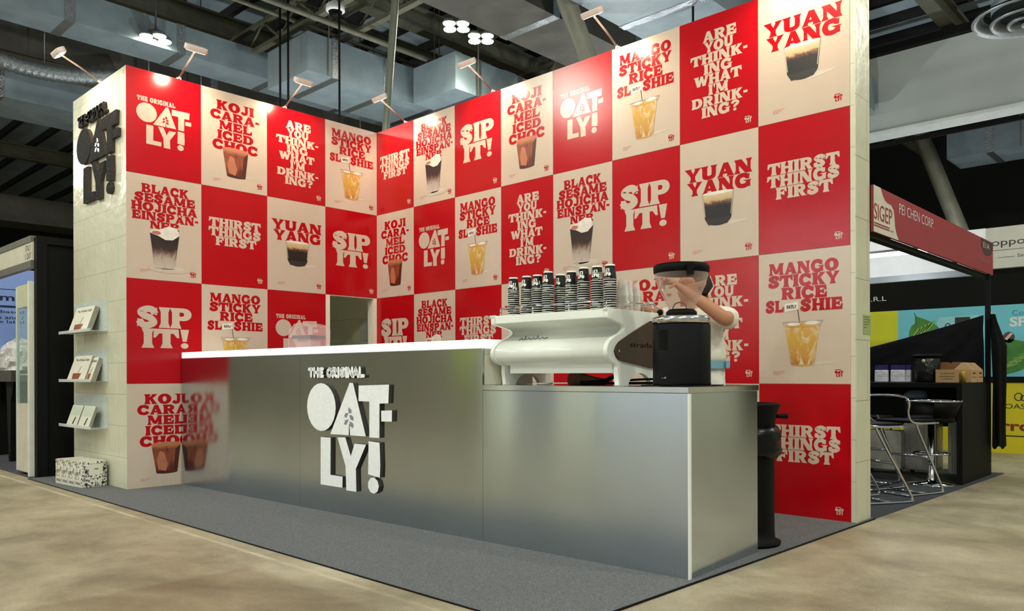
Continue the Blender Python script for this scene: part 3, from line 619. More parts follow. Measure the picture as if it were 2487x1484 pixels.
booklet('leaflet', -.76, .567, .30, .22, 'plain', 'pale leaflet at the right on the bottom acrylic shelf', cat='leaflet', thick=.03, group=BG)

# ------------------------------------------------------------------ printed milk cartons on the carpet
def print_mat():
    m = mat('doodle_print', (232, 230, 218), .5); nt = m.node_tree; L = nt.links; b = nt.nodes['Principled BSDF']
    tc = nt.nodes.new('ShaderNodeTexCoord'); v = nt.nodes.new('ShaderNodeTexVoronoi'); v.feature = 'DISTANCE_TO_EDGE'; v.inputs['Scale'].default_value = 52
    v2 = nt.nodes.new('ShaderNodeTexVoronoi'); v2.inputs['Scale'].default_value = 52; v2.distance = 'CHEBYCHEV'; v.voronoi_dimensions = '3D'
    n = nt.nodes.new('ShaderNodeTexNoise'); n.inputs['Scale'].default_value = 130; n.inputs['Detail'].default_value = 3
    for q in (v, v2, n): L.new(tc.outputs['Object'], q.inputs['Vector'])
    e = nt.nodes.new('ShaderNodeMath'); e.operation = 'GREATER_THAN'; e.inputs[1].default_value = .09; L.new(v.outputs['Distance'], e.inputs[0])
    sx = nt.nodes.new('ShaderNodeSeparateColor'); L.new(v2.outputs['Color'], sx.inputs[0])
    a = nt.nodes.new('ShaderNodeMath'); a.operation = 'MULTIPLY_ADD'; a.inputs[1].default_value = 1.6; L.new(n.outputs['Fac'], a.inputs[0]); L.new(sx.outputs[0], a.inputs[2])
    g = nt.nodes.new('ShaderNodeMath'); g.operation = 'GREATER_THAN'; g.inputs[1].default_value = 1.2; L.new(a.outputs[0], g.inputs[0])
    k = nt.nodes.new('ShaderNodeMath'); k.operation = 'MULTIPLY'; L.new(e.outputs[0], k.inputs[0]); L.new(g.outputs[0], k.inputs[1])
    mx = nt.nodes.new('ShaderNodeMix'); mx.data_type = 'RGBA'; L.new(k.outputs[0], mx.inputs[0]); mx.inputs[6].default_value = lin((232, 230, 218)) + (1,); mx.inputs[7].default_value = lin((78, 76, 70)) + (1,)
    L.new(mx.outputs[2], b.inputs['Base Color']); return m
M['doodle'] = print_mat()
for i in range(4):
    x0 = -.985 + i * .146
    t = thing('milk_carton', 'black and white printed carton by the tiled pillar, %s' % ['leftmost of four', 'second of four from left', 'third of four from left', 'rightmost of four'][i], 'carton', (x0 + .0725, -3.19 + .012 * i - .02, .008), .1, 'printed cartons on the carpet')
    b = MB(); b.box((-.0715, 0, 0), (.0715, .24, .245)); bevel(b.build('carton_body', M['doodle'], t), .004)
    b = MB(); b.face([(-.064, -.0015, .008), (.064, -.0015, .008), (.064, -.0015, .075), (-.064, -.0015, .075)], 0); b.face([(-.045, -.002, .03), (.05, -.002, .026), (.05, -.002, .05), (-.045, -.002, .054)], 1)
    b.build('bottom_flap', [M['paper'], M['leaf_grey']], t)
    b = MB(); b.face([(-.065, .0, .2465), (.065, 0, .2465), (.065, .24, .2465), (-.065, .24, .2465)][::1], 0); b.build('lid', [M['paper']], t)
    if i == 3:
        b = MB(); b.face([(.0722, .07, .12), (.0722, .2, .12), (.0722, .2, .22), (.0722, .07, .22)], 0); b.face([(.0727, .12, .165), (.0727, .16, .165), (.0727, .16, .18), (.0727, .12, .18)], 1)
        for cy, cz in ((.045, .15), (.215, .17), (.045, .03), (.2, .035)): b.face([(.0727, cy + p, cz + q) for p, q in ell(0, 0, .014, .016, 10)], 2)
        b.build('end_label', [M['paper'], M['leaf_grey'], M['ink']], t)

# ------------------------------------------------------------------ espresso machine
em = thing('espresso_machine', 'white enamelled espresso machine standing on the low metal counter', 'coffee machine', cxy(4.115, .05) + (ZC,), CA)
EW, ED = .905, .56
prof = [(.01, .437), (.01, .392), (.03, .388), (.11, .372), (.165, .36), (.185, .345), (.18, .325), (.14, .3), (.07, .275), (.025, .25), (.004, .222), (0, .195), (.01, .168), (.04, .145), (.085, .132), (.11, .125)]
prof = [(p[0], p[1]) for p in catmull([(a, b, 0) for a, b in prof], 3)]
b = MB()     # rear skin: the shaped panel swept along the width, closed behind
x0, x1 = .028, EW - .03; n0 = len(b.v)
pp = prof + [(ED - .03, .125), (ED - .03, .437)]
for x in (x0, x1): b.v += [(x, y, z) for y, z in pp]
k = len(pp)
for i in range(k):
    j = (i + 1) % k; b.f.append((i, j, k + j, k + i)); b.m.append(0); b.sm.append(i < len(prof) - 1)
b.f.append(tuple(range(k))); b.f.append(tuple(range(k, 2 * k))[::-1]); b.m += [0, 0]; b.sm += [False, False]
b.build('body', M['white_metal'], em)
b = MB(); b.box((.06, .112, .073), (EW - .05, .14, .126)); b.box((.06, .14, .073), (EW - .05, ED - .05, .08)); b.build('lower_panel', M['white_metal'], em)
b = MB(); b.box((.03, .0, .392), (EW - .03, .012, .4375)); b.box((.03, .0, .4375), (EW - .03, ED, .441)); bevel(b.build('cup_tray', M['white_metal'], em), .003)
def end_plate(x, th):
    out = [(a - .012, z) for a, z in prof]; arc = [(.33 + .135 * math.cos(t), -.02 + .095 * math.sin(t)) for t in [PI * i / 14 for i in range(15)]]
    pts = [(-.012, .44)] + out[1:] + [(.095, .09), (.1, .05), (.108, 0), (.19, 0)] + [(y, max(z, 0.0)) for y, z in arc[::-1]] + [(.5, 0), (ED + .01, 0), (ED + .015, .2), (ED + .02, .44)]
    b = MB(); n = len(pts)
    b.v += [(x, y, z) for y, z in pts] + [(x + th, y, z) for y, z in pts]
    b.f.append(tuple(range(n))); b.f.append(tuple(range(n, 2 * n))[::-1]); b.m += [0, 0]; b.sm += [False, False]
    for i in range(n):
        j = (i + 1) % n; b.f.append((i, j, n + j, n + i)); b.m.append(0); b.sm.append(False)
    bevel(b.build('end_plate', M['white_metal'], em), .004)
end_plate(0, .028); end_plate(EW - .03, .03)
M['smoke'] = mat('smoked_brown_panel', (58, 36, 26), .22, var=.15)
tear = catmull([(.05, .2, 0), (.075, .235, 0), (.14, .272, 0), (.4, .375, 0), (.47, .39, 0), (.53, .37, 0), (.54, .3, 0), (.54, .17, 0), (.52, .112, 0), (.46, .1, 0), (.3, .12, 0), (.12, .143, 0), (.07, .165, 0), (.05, .2, 0)], 4)[:-1]
b = MB(); n = len(tear); b.v += [(EW, p[0], p[1]) for p in tear] + [(EW + .012, p[0], p[1]) for p in tear]
b.f.append(tuple(range(n, 2 * n))[::-1] if False else tuple(range(n, 2 * n))); b.m.append(0); b.sm.append(False)
for i in range(n): b.f.append((i, (i + 1) % n, n + (i + 1) % n, n + i)); b.m.append(0); b.sm.append(True)
b.build('side_panel', M['smoke'], em)
b = MB(); write(b, 'strada', .0, .25, 0, .03, 0, 0, -.0); o = b.build('side_script', M['black_plastic'], em, (EW + .0135, .2, .225)); o.rotation_euler = (0, 0, PI / 2)
b = MB(); b.lathe([(.006, 0), (.006, .004)], (0, 0, 0), 10); o = b.build('side_screw', M['chrome'], em, (EW + .012, .085, .2)); o.rotation_euler = (0, PI / 2, 0)
# script on the rear skin: a running hand drawn as a thin stroke
b = MB(); sc = [(0, 0), (.02, .008), (.035, .02), (.03, .004), (.05, .004), (.065, .034), (.06, .006), (.08, .01), (.09, .02), (.092, .006), (.115, .008), (.125, .02), (.13, .006), (.15, .01), (.165, .034), (.163, .006), (.185, .01), (.2, .02), (.205, .006), (.24, .014)]
b.tube([(.17 + x, .0735 - .13 * z - .004, .283 + z * .75) for x, z in sc], .0022, 5); b.build('rear_script', M['black_plastic'], em)
b = MB(); rail = [(.05, .03), (.87, .03), (.89, .05), (.89, .5), (.87, .52), (.05, .52), (.03, .5), (.03, .05)]
b.tube([(x, y, .49) for x, y in rail], .004, 6, 0, True)
for x, y in ((.05, .03), (.32, .03), (.6, .03), (.87, .03), (.89, .5), (.03, .5)): b.tube([(x, y, .44), (x, y, .49)], .004, 6)
b.build('cup_rail', M['chrome'], em)
b = MB(); b.tube(catmull([(EW - .06, .47, .44), (EW - .06, .47, .5), (EW - .02, .52, .5), (EW + .0, .55, .46)], 5), .006, 8); lv = b.build('steam_lever', M['chrome'], em)
b = MB(); b.lathe([(.001, -.02), (.014, -.016), (.02, 0), (.014, .016), (.001, .02)], (EW + .003, .558, .448), 16); b.build('lever_knob', M['black_plastic'], lv)

# ------------------------------------------------------------------ paper cups stacked upside down on the tray
M['cup_black'] = mat('cup_black_paper', (9, 8, 13), .5, var=.1, spec=.25); M['cup_white'] = mat('cup_white_rim', (236, 236, 228), .5)
def cup_mesh():
    b = MB(); rt, rb, h = .0285, .0385, .092
    pr = [(rb, .0), (rb + .0018, .001), (rb + .0018, .0032), (rb - .0006, .0042), (rt + .001, h - .012), (rt + .0006, h - .009), (rt, h), (rt - .004, h), (rt - .005, h - .006)]
    b.lathe(pr, (0, 0, 0), 24, 0, (False, True), [1, 1, 1, 0, 0, 1, 1, 1, 1])
    # upside-down white lettering wrapped on the side
    a, _ = logo(0, 1, 0, 1, False)
    def wrap(p, lift=.0007):
        x, z = 1 - p[0], 1 - p[1]; zz = .022 + .045 * z; r = rb + (rt - rb) * (zz / h) + lift; t = (x - .5) * 1.45 + PI + .5
        return (r * math.cos(t), r * math.sin(t), zz)
    for q in a: b.face([wrap(p) for p in q], 1)
    for i in range(6): b.face([wrap(p) for p in ((.1 + i * .13, 1.22), (.22 + i * .13, 1.22), (.22 + i * .13, 1.27), (.1 + i * .13, 1.27))], 1)
    return b
cup0 = cup_mesh().build('paper_cup', [M['cup_black'], M['cup_white']]); used = False
CUPX = [4.172, 4.284, 4.375, 4.462, 4.502, 4.645, 4.737, 4.836, 4.930]; CUPD = [.2, .2, .2, .2, .275, .2, .2, .2, .2]; CUPN = [13, 13, 13, 14, 13, 13, 14, 14, 14]
SN = ['leftmost stack', 'second stack from left', 'third stack from left', 'fourth stack from left', 'fifth stack from left', 'fourth stack from right', 'third stack from right', 'second stack from right', 'rightmost black stack']
for si in range(9):
    for k in range(CUPN[si]):
        c = cup0 if not used else cup0.copy()
        if used: C.objects.link(c)
        used = True; top = k == CUPN[si] - 1
        c.location = cxy(CUPX[si] + random.uniform(-.0008, .0008), CUPD[si]) + (ZC + .4415 + k * .0138,); c.rotation_euler = (0, 0, 1.14 + random.uniform(-.2, .2) if top else random.uniform(0, 6.28))
        tag(c, ('upside-down black paper cup with white lettering, top of the %s' if top else 'black paper cup nested in the %s, only white rim showing') % SN[si], 'cup', 'black paper cups stacked on the coffee machine')
M['clear_cup'] = clear_mat('clear_plastic_cup', (244, 240, 232), .08, .06)
cc0 = None
for si, (s, d, nn) in enumerate(((4.951, .3, 8), (4.917, .4, 9), (4.913, .49, 9))):
    for k in range(nn):
        if cc0 is None:
            b = MB(); b.lathe([(.0385, 0), (.0405, .001), (.0405, .005), (.0375, .006), (.029, .098), (.027, .1)], (0, 0, 0), 20, 0, (False, True)); c = cc0 = b.build('plastic_cup', M['clear_cup'])
        else: c = cc0.copy(); C.objects.link(c)
        c.location = cxy(s, d) + (ZC + .4415 + k * .0125,)
        tag(c, 'clear plastic cup upside down in the %s see-through stack' % ['front', 'middle', 'rear'][si], 'cup', 'clear plastic cups on the coffee machine')

# ------------------------------------------------------------------ coffee grinder
gx, gy = cxy(5.372, .25); GR = .158
gr = thing('coffee_grinder', 'black cylindrical coffee grinder with clear hopper at the counter corner', 'grinder', (gx, gy, ZC), CA)
b = MB(); b.box((-.17, -.15, 0), (.17, .17, .006)); b.build('base_mat', M['black_plastic'], gr)
b = MB(); b.lathe([(GR, .006), (GR + .002, .012), (GR, .02), (GR, .335), (GR - .006, .343), (.1, .345)], (0, 0, 0), 48); gb = b.build('housing', M['black_plastic'], gr)
b = MB()
for i in range(14): b.tube([( (GR + .001) * math.cos(t), (GR + .001) * math.sin(t), .2 + i * .008) for t in [-1.95 + .05 * k for k in range(9)]], .0018, 4)
b.build('vent', M['black'], gb)
b = MB(); b.box((-.012, -.004, -.03), (.012, .0, .0)); b.lathe([(.008, 0), (.008, .012)], (.028, 0, 0), 12); o = b.build('switch', M['grey_metal'], gb, ((GR + .001) * math.cos(-1.75), (GR + .001) * math.sin(-1.75), .045)); o.rotation_euler = (PI / 2, 0, 0); o.scale = (.7, .7, .7)
b = MB(); b.lathe([(GR - .01, .343), (GR + .003, .346), (GR + .004, .38), (GR - .01, .385), (.05, .386)], (0, 0, 0), 48); b.build('metal_collar', mat('collar_alu', (214, 214, 212), .16, 1.0, var=.25, scale=25), gr)
b = MB(); b.lathe([(.085, .386), (.085, .41), (.07, .425), (.0, .426)], (0, 0, 0), 32); b.build('hopper_neck', M['black_plastic'], gr)
M['hopper'] = clear_mat('hopper_plastic', (228, 204, 190), .13, .05, .6)
b = MB(); b.lathe([(.062, .42), (.07, .43), (.1, .49), (.13, .555), (.146, .61), (.15, .645)], (0, 0, 0), 40, 0, (False, False)); b.build('hopper', M['hopper'], gr)
b = MB(); b.lathe([(.146, .622), (.153, .63), (.155, .66), (.146, .674), (.02, .678)], (0, 0, 0), 40, 0, (False, True)); b.box((.1, -.13, .6), (.135, -.1, .662), 0, .6); b.build('hopper_lid', M['black_plastic'], gr)
b = MB(); b.tube(catmull([(-.045, -.02, .428), (-.03, -.02, .455), (0, -.02, .463), (.03, -.02, .452), (.045, -.02, .428)], 5), .004, 6); b.build('hopper_slide', M['smoke'], gr)

# ------------------------------------------------------------------ small things under and beside the machine
b = MB(); b.lathe([(.02, 0), (.05, .002), (.056, .009), (.05, .012), (.0, .013)], (0, 0, 0), 24); o = b.build('cup_lid', M['lip'], None, cxy(4.35, .3) + (ZC,)); tag(o, 'small white lid lying under the coffee machine', 'lid')
b = MB(); random.seed(3)
pts = [[(-.13, 0), (.12, 0), (.16, .03), (.04, .05), (-.03, .07), (-.1, .1), (-.13, .05)]]
b.prism(pts[0], -.03, .04); o = b.build('brown_cloth', mat('brown_cloth', (110, 74, 54), .85, var=.3, scale=20, bump=.5, bscale=30), None, cxy(4.58, .45) + (ZC,), CA + .2); tag(o, 'crumpled brown cloth lying under the coffee machine', 'cloth')
bevel(o, .012, 3)
b = MB(); b.tube(catmull([(-.25, 0, .012), (-.1, .02, .02), (.0, 0, .05), (.07, .05, .09), (.12, .12, .12)], 6), .014, 8); b.tube(catmull([(-.2, -.03, .01), (0, -.06, .01), (.25, 0, .012), (.32, .1, .014), (.2, .16, .02)], 6), .008, 8)
b.tube(catmull([(.0, .03, .012), (.16, -.04, .03), (.3, .02, .035), (.38, .12, .02)], 6), .007, 8)
o = b.build('cable_bundle', M['black_plastic'], None, cxy(4.8, .42) + (ZC,), CA); tag(o, 'black cables and hose lying under the right end of the coffee machine', 'cable')
# clear blender cover on the high worktop
bc = thing('blender_cover', 'clear plastic blender cover standing on the white high worktop', 'blender', cxy(1.72, .3) + (ZH,), CA + .25)
M['cover'] = clear_mat('clear_cover', (246, 222, 222), .16, .06, .4)
b = MB(); P2 = [(-.135, 0), (.135, 0), (.14, .17), (.12, .2), (.03, .222), (-.06, .215), (-.125, .16)]; b.prism(P2, -.125, .125); o = b.build('cover_shell', M['cover'], bc); bevel(o, .015, 3)
b = MB(); b.box((-.1, -.1, .085), (.1, .1, .115)); b.build('black_gasket', mat('gasket', (64, 58, 66), .4), bc)
b = MB(); b.rbox((-.075, -.075, .0), (.075, .075, .084), .02); b.build('jug_base', clear_mat('jug', (225, 190, 190), .3, .1), bc)

# ------------------------------------------------------------------ person behind the machine (local frame: x to the right, -y towards the aisle)
M['skin'] = mat('skin', (186, 128, 96), .5, var=.06, scale=12); M['shirt'] = mat('white_cotton', (226, 222, 208), .85, bump=.25, bscale=18); M['hair'] = mat('dark_hair', (26, 18, 16), .55, var=.4, scale=60, bump=.6, bscale=120)
M['beltblue'] = mat('blue_apron_tie', (112, 160, 178), .7); M['trouser'] = mat('pale_trousers', (214, 212, 202), .85, bump=.2, bscale=14); M['shoe'] = mat('dark_shoe', (30, 30, 32), .6)
def skinmesh(name, nodes, edges, m, parent, sub=2):
    me = bpy.data.meshes.new(name); me.from_pydata([q[:3] for q in nodes], edges, []); me.materials.append(m)
    o = bpy.data.objects.new(name, me); C.objects.link(o); o.parent = parent
    md = o.modifiers.new('skin', 'SKIN'); md.use_smooth_shade = True
    for i, q in enumerate(nodes):
        sv = me.skin_vertices[0].data[i]; sv.radius = (q[3], q[4] if len(q) > 4 else q[3]); sv.use_root = (i == 0)
    s = o.modifiers.new('sub', 'SUBSURF'); s.levels = sub; s.render_levels = sub
    return o
pn = thing('person', 'person in a white shirt leaning forward behind the grinder, bare arm raised across the hopper', 'person', (4.93, -1.07, .008), -YAW)
nd = [(.08, 0, .97, .09, .11), (.085, 0, 1.12, .085, .11), (.08, 0, 1.28, .1, .12), (.06, 0, 1.42, .09, .13), (.04, 0, 1.51, .06, .06), (.015, 0, 1.57, .05, .05), (.0, 0, 1.63, .08, .07), (.0, 0, 1.69, .098, .082), (.01, 0, 1.745, .075, .065),
      (.13, -.13, 1.455, .055), (.19, -.2, 1.44, .055), (.145, -.32, 1.41, .05), (.03, -.32, 1.5, .046), (-.13, -.29, 1.62, .028), (-.165, -.285, 1.645, .03, .02), (-.195, -.28, 1.66, .026, .016),
      (.02, .14, 1.455, .055), (-.13, .15, 1.46, .052), (-.26, .1, 1.5, .042), (-.42, .06, 1.6, .028), (-.48, .05, 1.635, .027),
      (.08, -.1, .88, .075), (.07, -.11, .5, .062), (.09, -.11, .09, .042), (-.05, -.12, .05, .036), (.08, .1, .88, .075), (.07, .11, .5, .062), (.09, .11, .09, .042), (-.05, .12, .05, .036),
      (-.105, 0, 1.655, .014), (-.09, 0, 1.6, .03)]
ed = [(0, 1), (1, 2), (2, 3), (3, 4), (4, 5), (5, 6), (6, 7), (7, 8), (3, 9), (9, 10), (10, 11), (11, 12), (12, 13), (13, 14), (14, 15), (3, 16), (16, 17), (17, 18), (18, 19), (19, 20), (0, 21), (21, 22), (22, 23), (23, 24), (0, 25), (25, 26), (26, 27), (27, 28), (7, 29), (6, 30)]
for k, (dx, dy, dz) in enumerate(((-.045, -.012, .03), (-.055, .0, .012), (-.05, .01, -.008), (-.04, .016, -.022))):     # fingers of the raised hand
    i = len(nd); nd += [(-.205 + dx * .4, -.28 + dy * 1.6, 1.662 + dz * .5, .009), (-.205 + dx * .9, -.285 + dy * 1.8, 1.655 + dz * .8, .0085), (-.2 + dx * 1.05, -.3 + dy * 1.6, 1.63 + dz, .008)]; ed += [(15, i), (i, i + 1), (i + 1, i + 2)]
i = len(nd); nd += [(-.175, -.315, 1.64, .011), (-.2, -.33, 1.625, .0095), (-.22, -.325, 1.615, .0085)]; ed += [(14, i), (i, i + 1), (i + 1, i + 2)]
for k, (dy, dz) in enumerate(((-.02, .012), (-.007, .018), (.007, .016), (.02, .008))):
    i = len(nd); nd += [(-.52, .05 + dy, 1.65 + dz * .5, .009), (-.55, .045 + dy, 1.645 + dz, .0085), (-.56, .04 + dy, 1.62 + dz, .008)]; ed += [(20, i), (i, i + 1), (i + 1, i + 2)]
skinmesh('body', nd, ed, M['skin'], pn)
sh = [(.09, 0, 1.1, .15, .165), (.09, 0, 1.2, .155, .17), (.08, 0, 1.3, .14, .165), (.065, 0, 1.42, .12, .165), (.045, 0, 1.5, .075, .085), (.14, -.13, 1.45, .082), (.2, -.19, 1.435, .08), (.185, -.27, 1.42, .078), (.02, .14, 1.455, .08), (-.12, .15, 1.46, .075), (-.2, .125, 1.485, .07)]
skinmesh('shirt', sh, [(0, 1), (1, 2), (2, 3), (3, 4), (3, 5), (5, 6), (6, 7), (3, 8), (8, 9), (9, 10)], M['shirt'], pn)
b = MB(); NB = 32
for zz, k in ((1.105, 1.0), (1.155, 1.0)):
    for i in range(NB): b.v.append((.09 + .158 * math.cos(2 * PI * i / NB), .178 * math.sin(2 * PI * i / NB), zz))
for i in range(NB): b.f.append((i, (i + 1) % NB, NB + (i + 1) % NB, NB + i)); b.m.append(0); b.sm.append(True)
b.box((.19, -.16, 1.11), (.215, -.13, 1.15)); b.build('apron_tie', M['beltblue'], pn)
tr = [(.09, 0, 1.22, .12, .14), (.09, 0, 1.08, .15, .165), (.09, 0, .97, .15, .17), (.08, -.1, .85, .105), (.07, -.11, .5, .078), (.09, -.11, .13, .066), (.08, .1, .85, .105), (.07, .11, .5, .078), (.09, .11, .13, .066)]
skinmesh('trousers', tr, [(0, 1), (1, 2), (2, 3), (3, 4), (4, 5), (2, 6), (6, 7), (7, 8)], M['trouser'], pn)
hr = [(.055, 0, 1.6, .05, .07), (.065, 0, 1.68, .075, .09), (.03, 0, 1.745, .085, .085), (-.05, 0, 1.765, .05, .07), (.1, 0, 1.63, .05, .06)]
skinmesh('hair', hr, [(0, 1), (1, 2), (2, 3), (1, 4)], M['hair'], pn)
for y in (-.035, .035):
    b = MB(); b.lathe([(.001, -.012), (.009, -.008), (.012, 0), (.009, .008), (.001, .012)], (-.088, y, 1.675), 10); b.build('eye', mat('eye', (60, 44, 38), .2), pn)
for y in (-.11, .11):
    b = MB(); b.rbox((-.12, y - .045, 0), (.15, y + .045, .075), .04, 0, 'z', 5); bevel(b.build('shoe', M['shoe'], pn), .02, 3)

# ------------------------------------------------------------------ waste bin by the counter end
bn = thing('waste_bin', 'black waste bin with a bin bag beside the right end of the counter', 'bin', (5.36, -1.13, .008))
b = MB(); b.lathe([(.2, 0), (.205, .02), (.17, .035), (.165, .1), (.168, .6), (.175, .8), (.2, .865), (.205, .88), (.19, .885), (.17, .84)], (0, 0, 0), 32, 0, (True, True)); b.build('bin_body', M['black_plastic'], bn)
b = MB(); random.seed(5)
pr = []
base = len(b.v); N = 32
for i, (r, z) in enumerate(((.172, .55), (.2, .56), (.213, .6), (.2, .64), (.21, .69), (.19, .73), (.172, .74))):
    for k in range(N): b.v.append(((r + random.uniform(-.012, .012) * (0 < i < 6)) * math.cos(2 * PI * k / N), (r + random.uniform(-.012, .012) * (0 < i < 6)) * math.sin(2 * PI * k / N), z + random.uniform(-.012, .012)))
for i in range(6):
    for k in range(N): b.f.append((i * N + k, i * N + (k + 1) % N, (i + 1) * N + (k + 1) % N, (i + 1) * N + k)); b.m.append(0); b.sm.append(True)
b.build('bin_bag', mat('bin_bag', (5, 5, 5), .3, var=.3, spec=.25), bn)
b = MB(); b.tube([(.12, .11, .8), (.155, .145, .8), (.185, .175, .8)], [.012, .014, .02], 10); b.build('lid_peg', M['black_plastic'], bn)

# ------------------------------------------------------------------ neighbouring stand on the right: fascia, post, light, bar
M['fascia'] = mat('fascia_red', (150, 48, 54), .5, var=.03); M['cream'] = mat('fascia_cream', (206, 200, 182), .5); M['offwhite'] = mat('white_board', (224, 226, 226), .5); M['darkred'] = mat('fascia_dark', (70, 34, 34), .5)
fs = thing('fascia_sign', 'long red fascia sign reading PEI CHEN CORP. above the stand at the right', 'sign', (5.66, .27, 2.125))
FW = 3.62
b = MB(); b.box((-.02, 0, 0), (0, FW, .345)); b.build('fascia_board', M['fascia'], fs)
fr = bpy.data.objects.new('lettering', None)
def on_fascia(name, fn, mats, lift=.001):
    b = MB(); fn(b); o = b.build(name, mats, fs, (lift, 0, 0)); o.rotation_euler = (0, 0, PI / 2); return o
# local x of the rotated meshes runs along +Y, -y points to the aisle
on_fascia('cream_patch', lambda b: b.face([(x, 0, z) for x, z in catmull([(0, 0, 0), (.36, .0, 0), (.315, .06, 0), (.3, .13, 0), (.3, .22, 0), (.26, .265, 0), (.17, .26, 0), (.13, .29, 0), (.08, .345, 0), (0, .345, 0)], 4) for z in [z]] if False else [(p[0], 0, p[1]) for p in [(0, 0), (.56, 0), (.5, .05), (.47, .1), (.46, .17), (.44, .22), (.38, .25), (.3, .252), (.24, .265), (.19, .3), (.15, .345), (0, .345)]], 0), [M['cream']])
def sg(b):
    write(b, 'SIGEP', .006, .4, .095, .215, 0, 0, .0); b.box((.006, -.0005, .062), (.34, .0005, .071)); b.box((.006, -.0005, .044), (.34, .0005, .053)); write(b, 'ASIA', .36, .43, .042, .058, 0, 0)
on_fascia('show_lettering', sg, [M['fascia']], .003)
on_fascia('name_lettering', lambda b: write(b, 'PEI CHEN CORP.', .57, 1.49, .215, .295, 0, 0, -.012), [M['offwhite']], .002)
on_fascia('shield', lambda b: b.face([(p[0], 0, p[1]) for p in [(3.12, .345), (3.12, .26), (3.2, .2), (3.33, .175), (3.5, .2), (3.62, .27), (3.62, .345)]][::1], 0), [M['darkred']], .001)
on_fascia('number_lettering', lambda b: write(b, 'E1A', 3.2, 3.46, .255, .31, 0, 0), [M['cream']], .002)
on_fascia('country_lettering', lambda b: write(b, 'TAIWAN', 3.05, 3.46, .1, .14, 0, 0), [mat('faded_print', (176, 110, 110), .5)], .002)
b = MB(); b.box((5.62, 3.72, .008), (5.665, 3.765, 2.125)); tag(b.build('post', M['black']), 'black square post holding the far end of the red fascia', 'post')
bf = thing('back_fascia', 'white lit board on a dark frame at the back of the right-hand stand', 'board', (0, 3.84, 2.13))
b = MB(); b.box((2.0, 0, .07), (5.6, .02, .5)); b.build('white_board', M['offwhite'], bf)
b = MB(); b.box((2.0, -.03, 0), (5.62, .03, .07)); b.build('frame_beam', M['grey_metal'], bf)
b = MB(); b.box((5.57, .28, 2.085), (5.635, 3.9, 2.124)); tag(b.build('frame_rail', M['black']), 'black frame rail running under the red fascia', 'rail')
tl = thing('tube_light', 'bright white tube light under the red fascia', 'lamp', (4.62, 2.8, 2.29))
b = MB(); b.rbox((-.75, -.028, 0), (.74, .028, .036), .012, 0, 'x', 4); b.build('tube', M['tube_glow'], tl)
b = MB(); b.box((-.75, -.03, .036), (.95, .03, .06)); b.box((.93, -.03, -.165), (.96, .03, .06)); b.build('tube_bracket', M['grey_metal'], tl)
lamp('tube_light_lamp', 'POINT', (0, 0, -.06), 16, (.9, .95, 1.0), tl, .12)
bar = thing('bar_counter', 'black bar counter with a shelf slot at the right-hand stand', 'counter', (0, 2.62, .008))
b = MB(); b.box((3.2, 0, .93), (5.67, 1.1, .975)); b.build('bar_top', M['black'], bar)
b = MB(); b.box((5.3, .32, .66), (5.62, .34, .93)); b.box((3.2, .3, .77), (5.3, .9, .8)); b.box((5.28, .3, .8), (5.3, .9, .93)); b.box((3.2, .9, .5), (5.62, .92, .93)); b.build('shelf', M['black'], bar)
b = MB(); b.box((5.62, 0, 0), (5.67, 1.1, .93)); b.build('end_board', M['black'], bar)
b = MB(); b.box((3.2, 0, 0), (3.25, 1.1, .93)); b.build('end_board', M['black'], bar)
M['pouch'] = mat('silver_pouch', (206, 206, 214), .35, .2, var=.12, scale=20, bump=.4, bscale=25); M['purple'] = mat('purple_foil', (58, 40, 110), .25, .3, var=.3, scale=30)
for i, (x, w, nm) in enumerate(((4.82, .13, 'leftmost'), (4.975, .14, 'middle'), (5.07, .05, 'rightmost, half hidden'))):
    t = thing('coffee_pouch', 'white coffee pouch with purple top on the black bar, %s of three' % nm, 'bag', (x, 2.98 + .03 * i, .985), 0, 'coffee pouches on the bar')
    b = MB(); b.v += [(-w / 2, -.03, 0), (w / 2, -.03, 0), (w / 2, .03, 0), (-w / 2, .03, 0), (-w / 2, -.022, .13), (w / 2, -.022, .13), (w / 2, .022, .13), (-w / 2, .022, .13)]
    for f in ((0, 3, 2, 1), (4, 5, 6, 7), (0, 1, 5, 4), (1, 2, 6, 5), (2, 3, 7, 6), (3, 0, 4, 7)): b.f.append(f); b.m.append(0); b.sm.append(False)
    bevel(b.build('pouch_body', M['pouch'], t), .008)
    b = MB(); b.box((-w / 2, -.018, .128), (w / 2, .018, .16)); b.box((-w / 2, -.006, .16), (w / 2, .006, .178)); bevel(b.build('pouch_top', M['purple'], t), .004)
t = thing('black_pot', 'large black lidded pot standing between pouches and brown boxes on the bar', 'pot', (5.245, 3.05, .985))
b = MB(); b.lathe([(.105, 0), (.12, .02), (.125, .24), (.12, .25)], (0, 0, 0), 28); b.build('pot_body', mat('pot_body', (24, 24, 26), .3, bump=.5, bscale=30), t)
b = MB(); b.lathe([(.12, .25), (.145, .262), (.145, .28), (.1, .29), (.0, .292)], (0, 0, 0), 28); b.build('pot_lid', M['black_plastic'], t)
b = MB(); b.lathe([(.0, 0), (.018, 0), (.018, .004), (0, .004)], (0, 0, 0), 16); o = b.build('pot_badge', M['cream'], t, (.0, -.126, .22)); o.rotation_euler = (PI / 2, 0, 0)
M['kraft'] = mat('kraft_board', (176, 142, 96), .7, var=.06, scale=10); M['kraft_dark'] = mat('kraft_inside', (122, 84, 52), .8)
t = thing('kraft_box', 'open brown kraft box beside the black pot on the bar', 'box', (5.46, 3.0, .985))
b = MB(); b.box((-.105, -.07, 0), (.105, .07, .13)); b.build('box_body', M['kraft'], t)
b = MB(); b.prism([(-.105, 0), (.105, 0), (.095, .075), (.02, .075), (0, .06), (-.02, .075), (-.095, .075)], .055, .065); b.build('box_flap', M['kraft_dark'], t, (0, 0, .13))
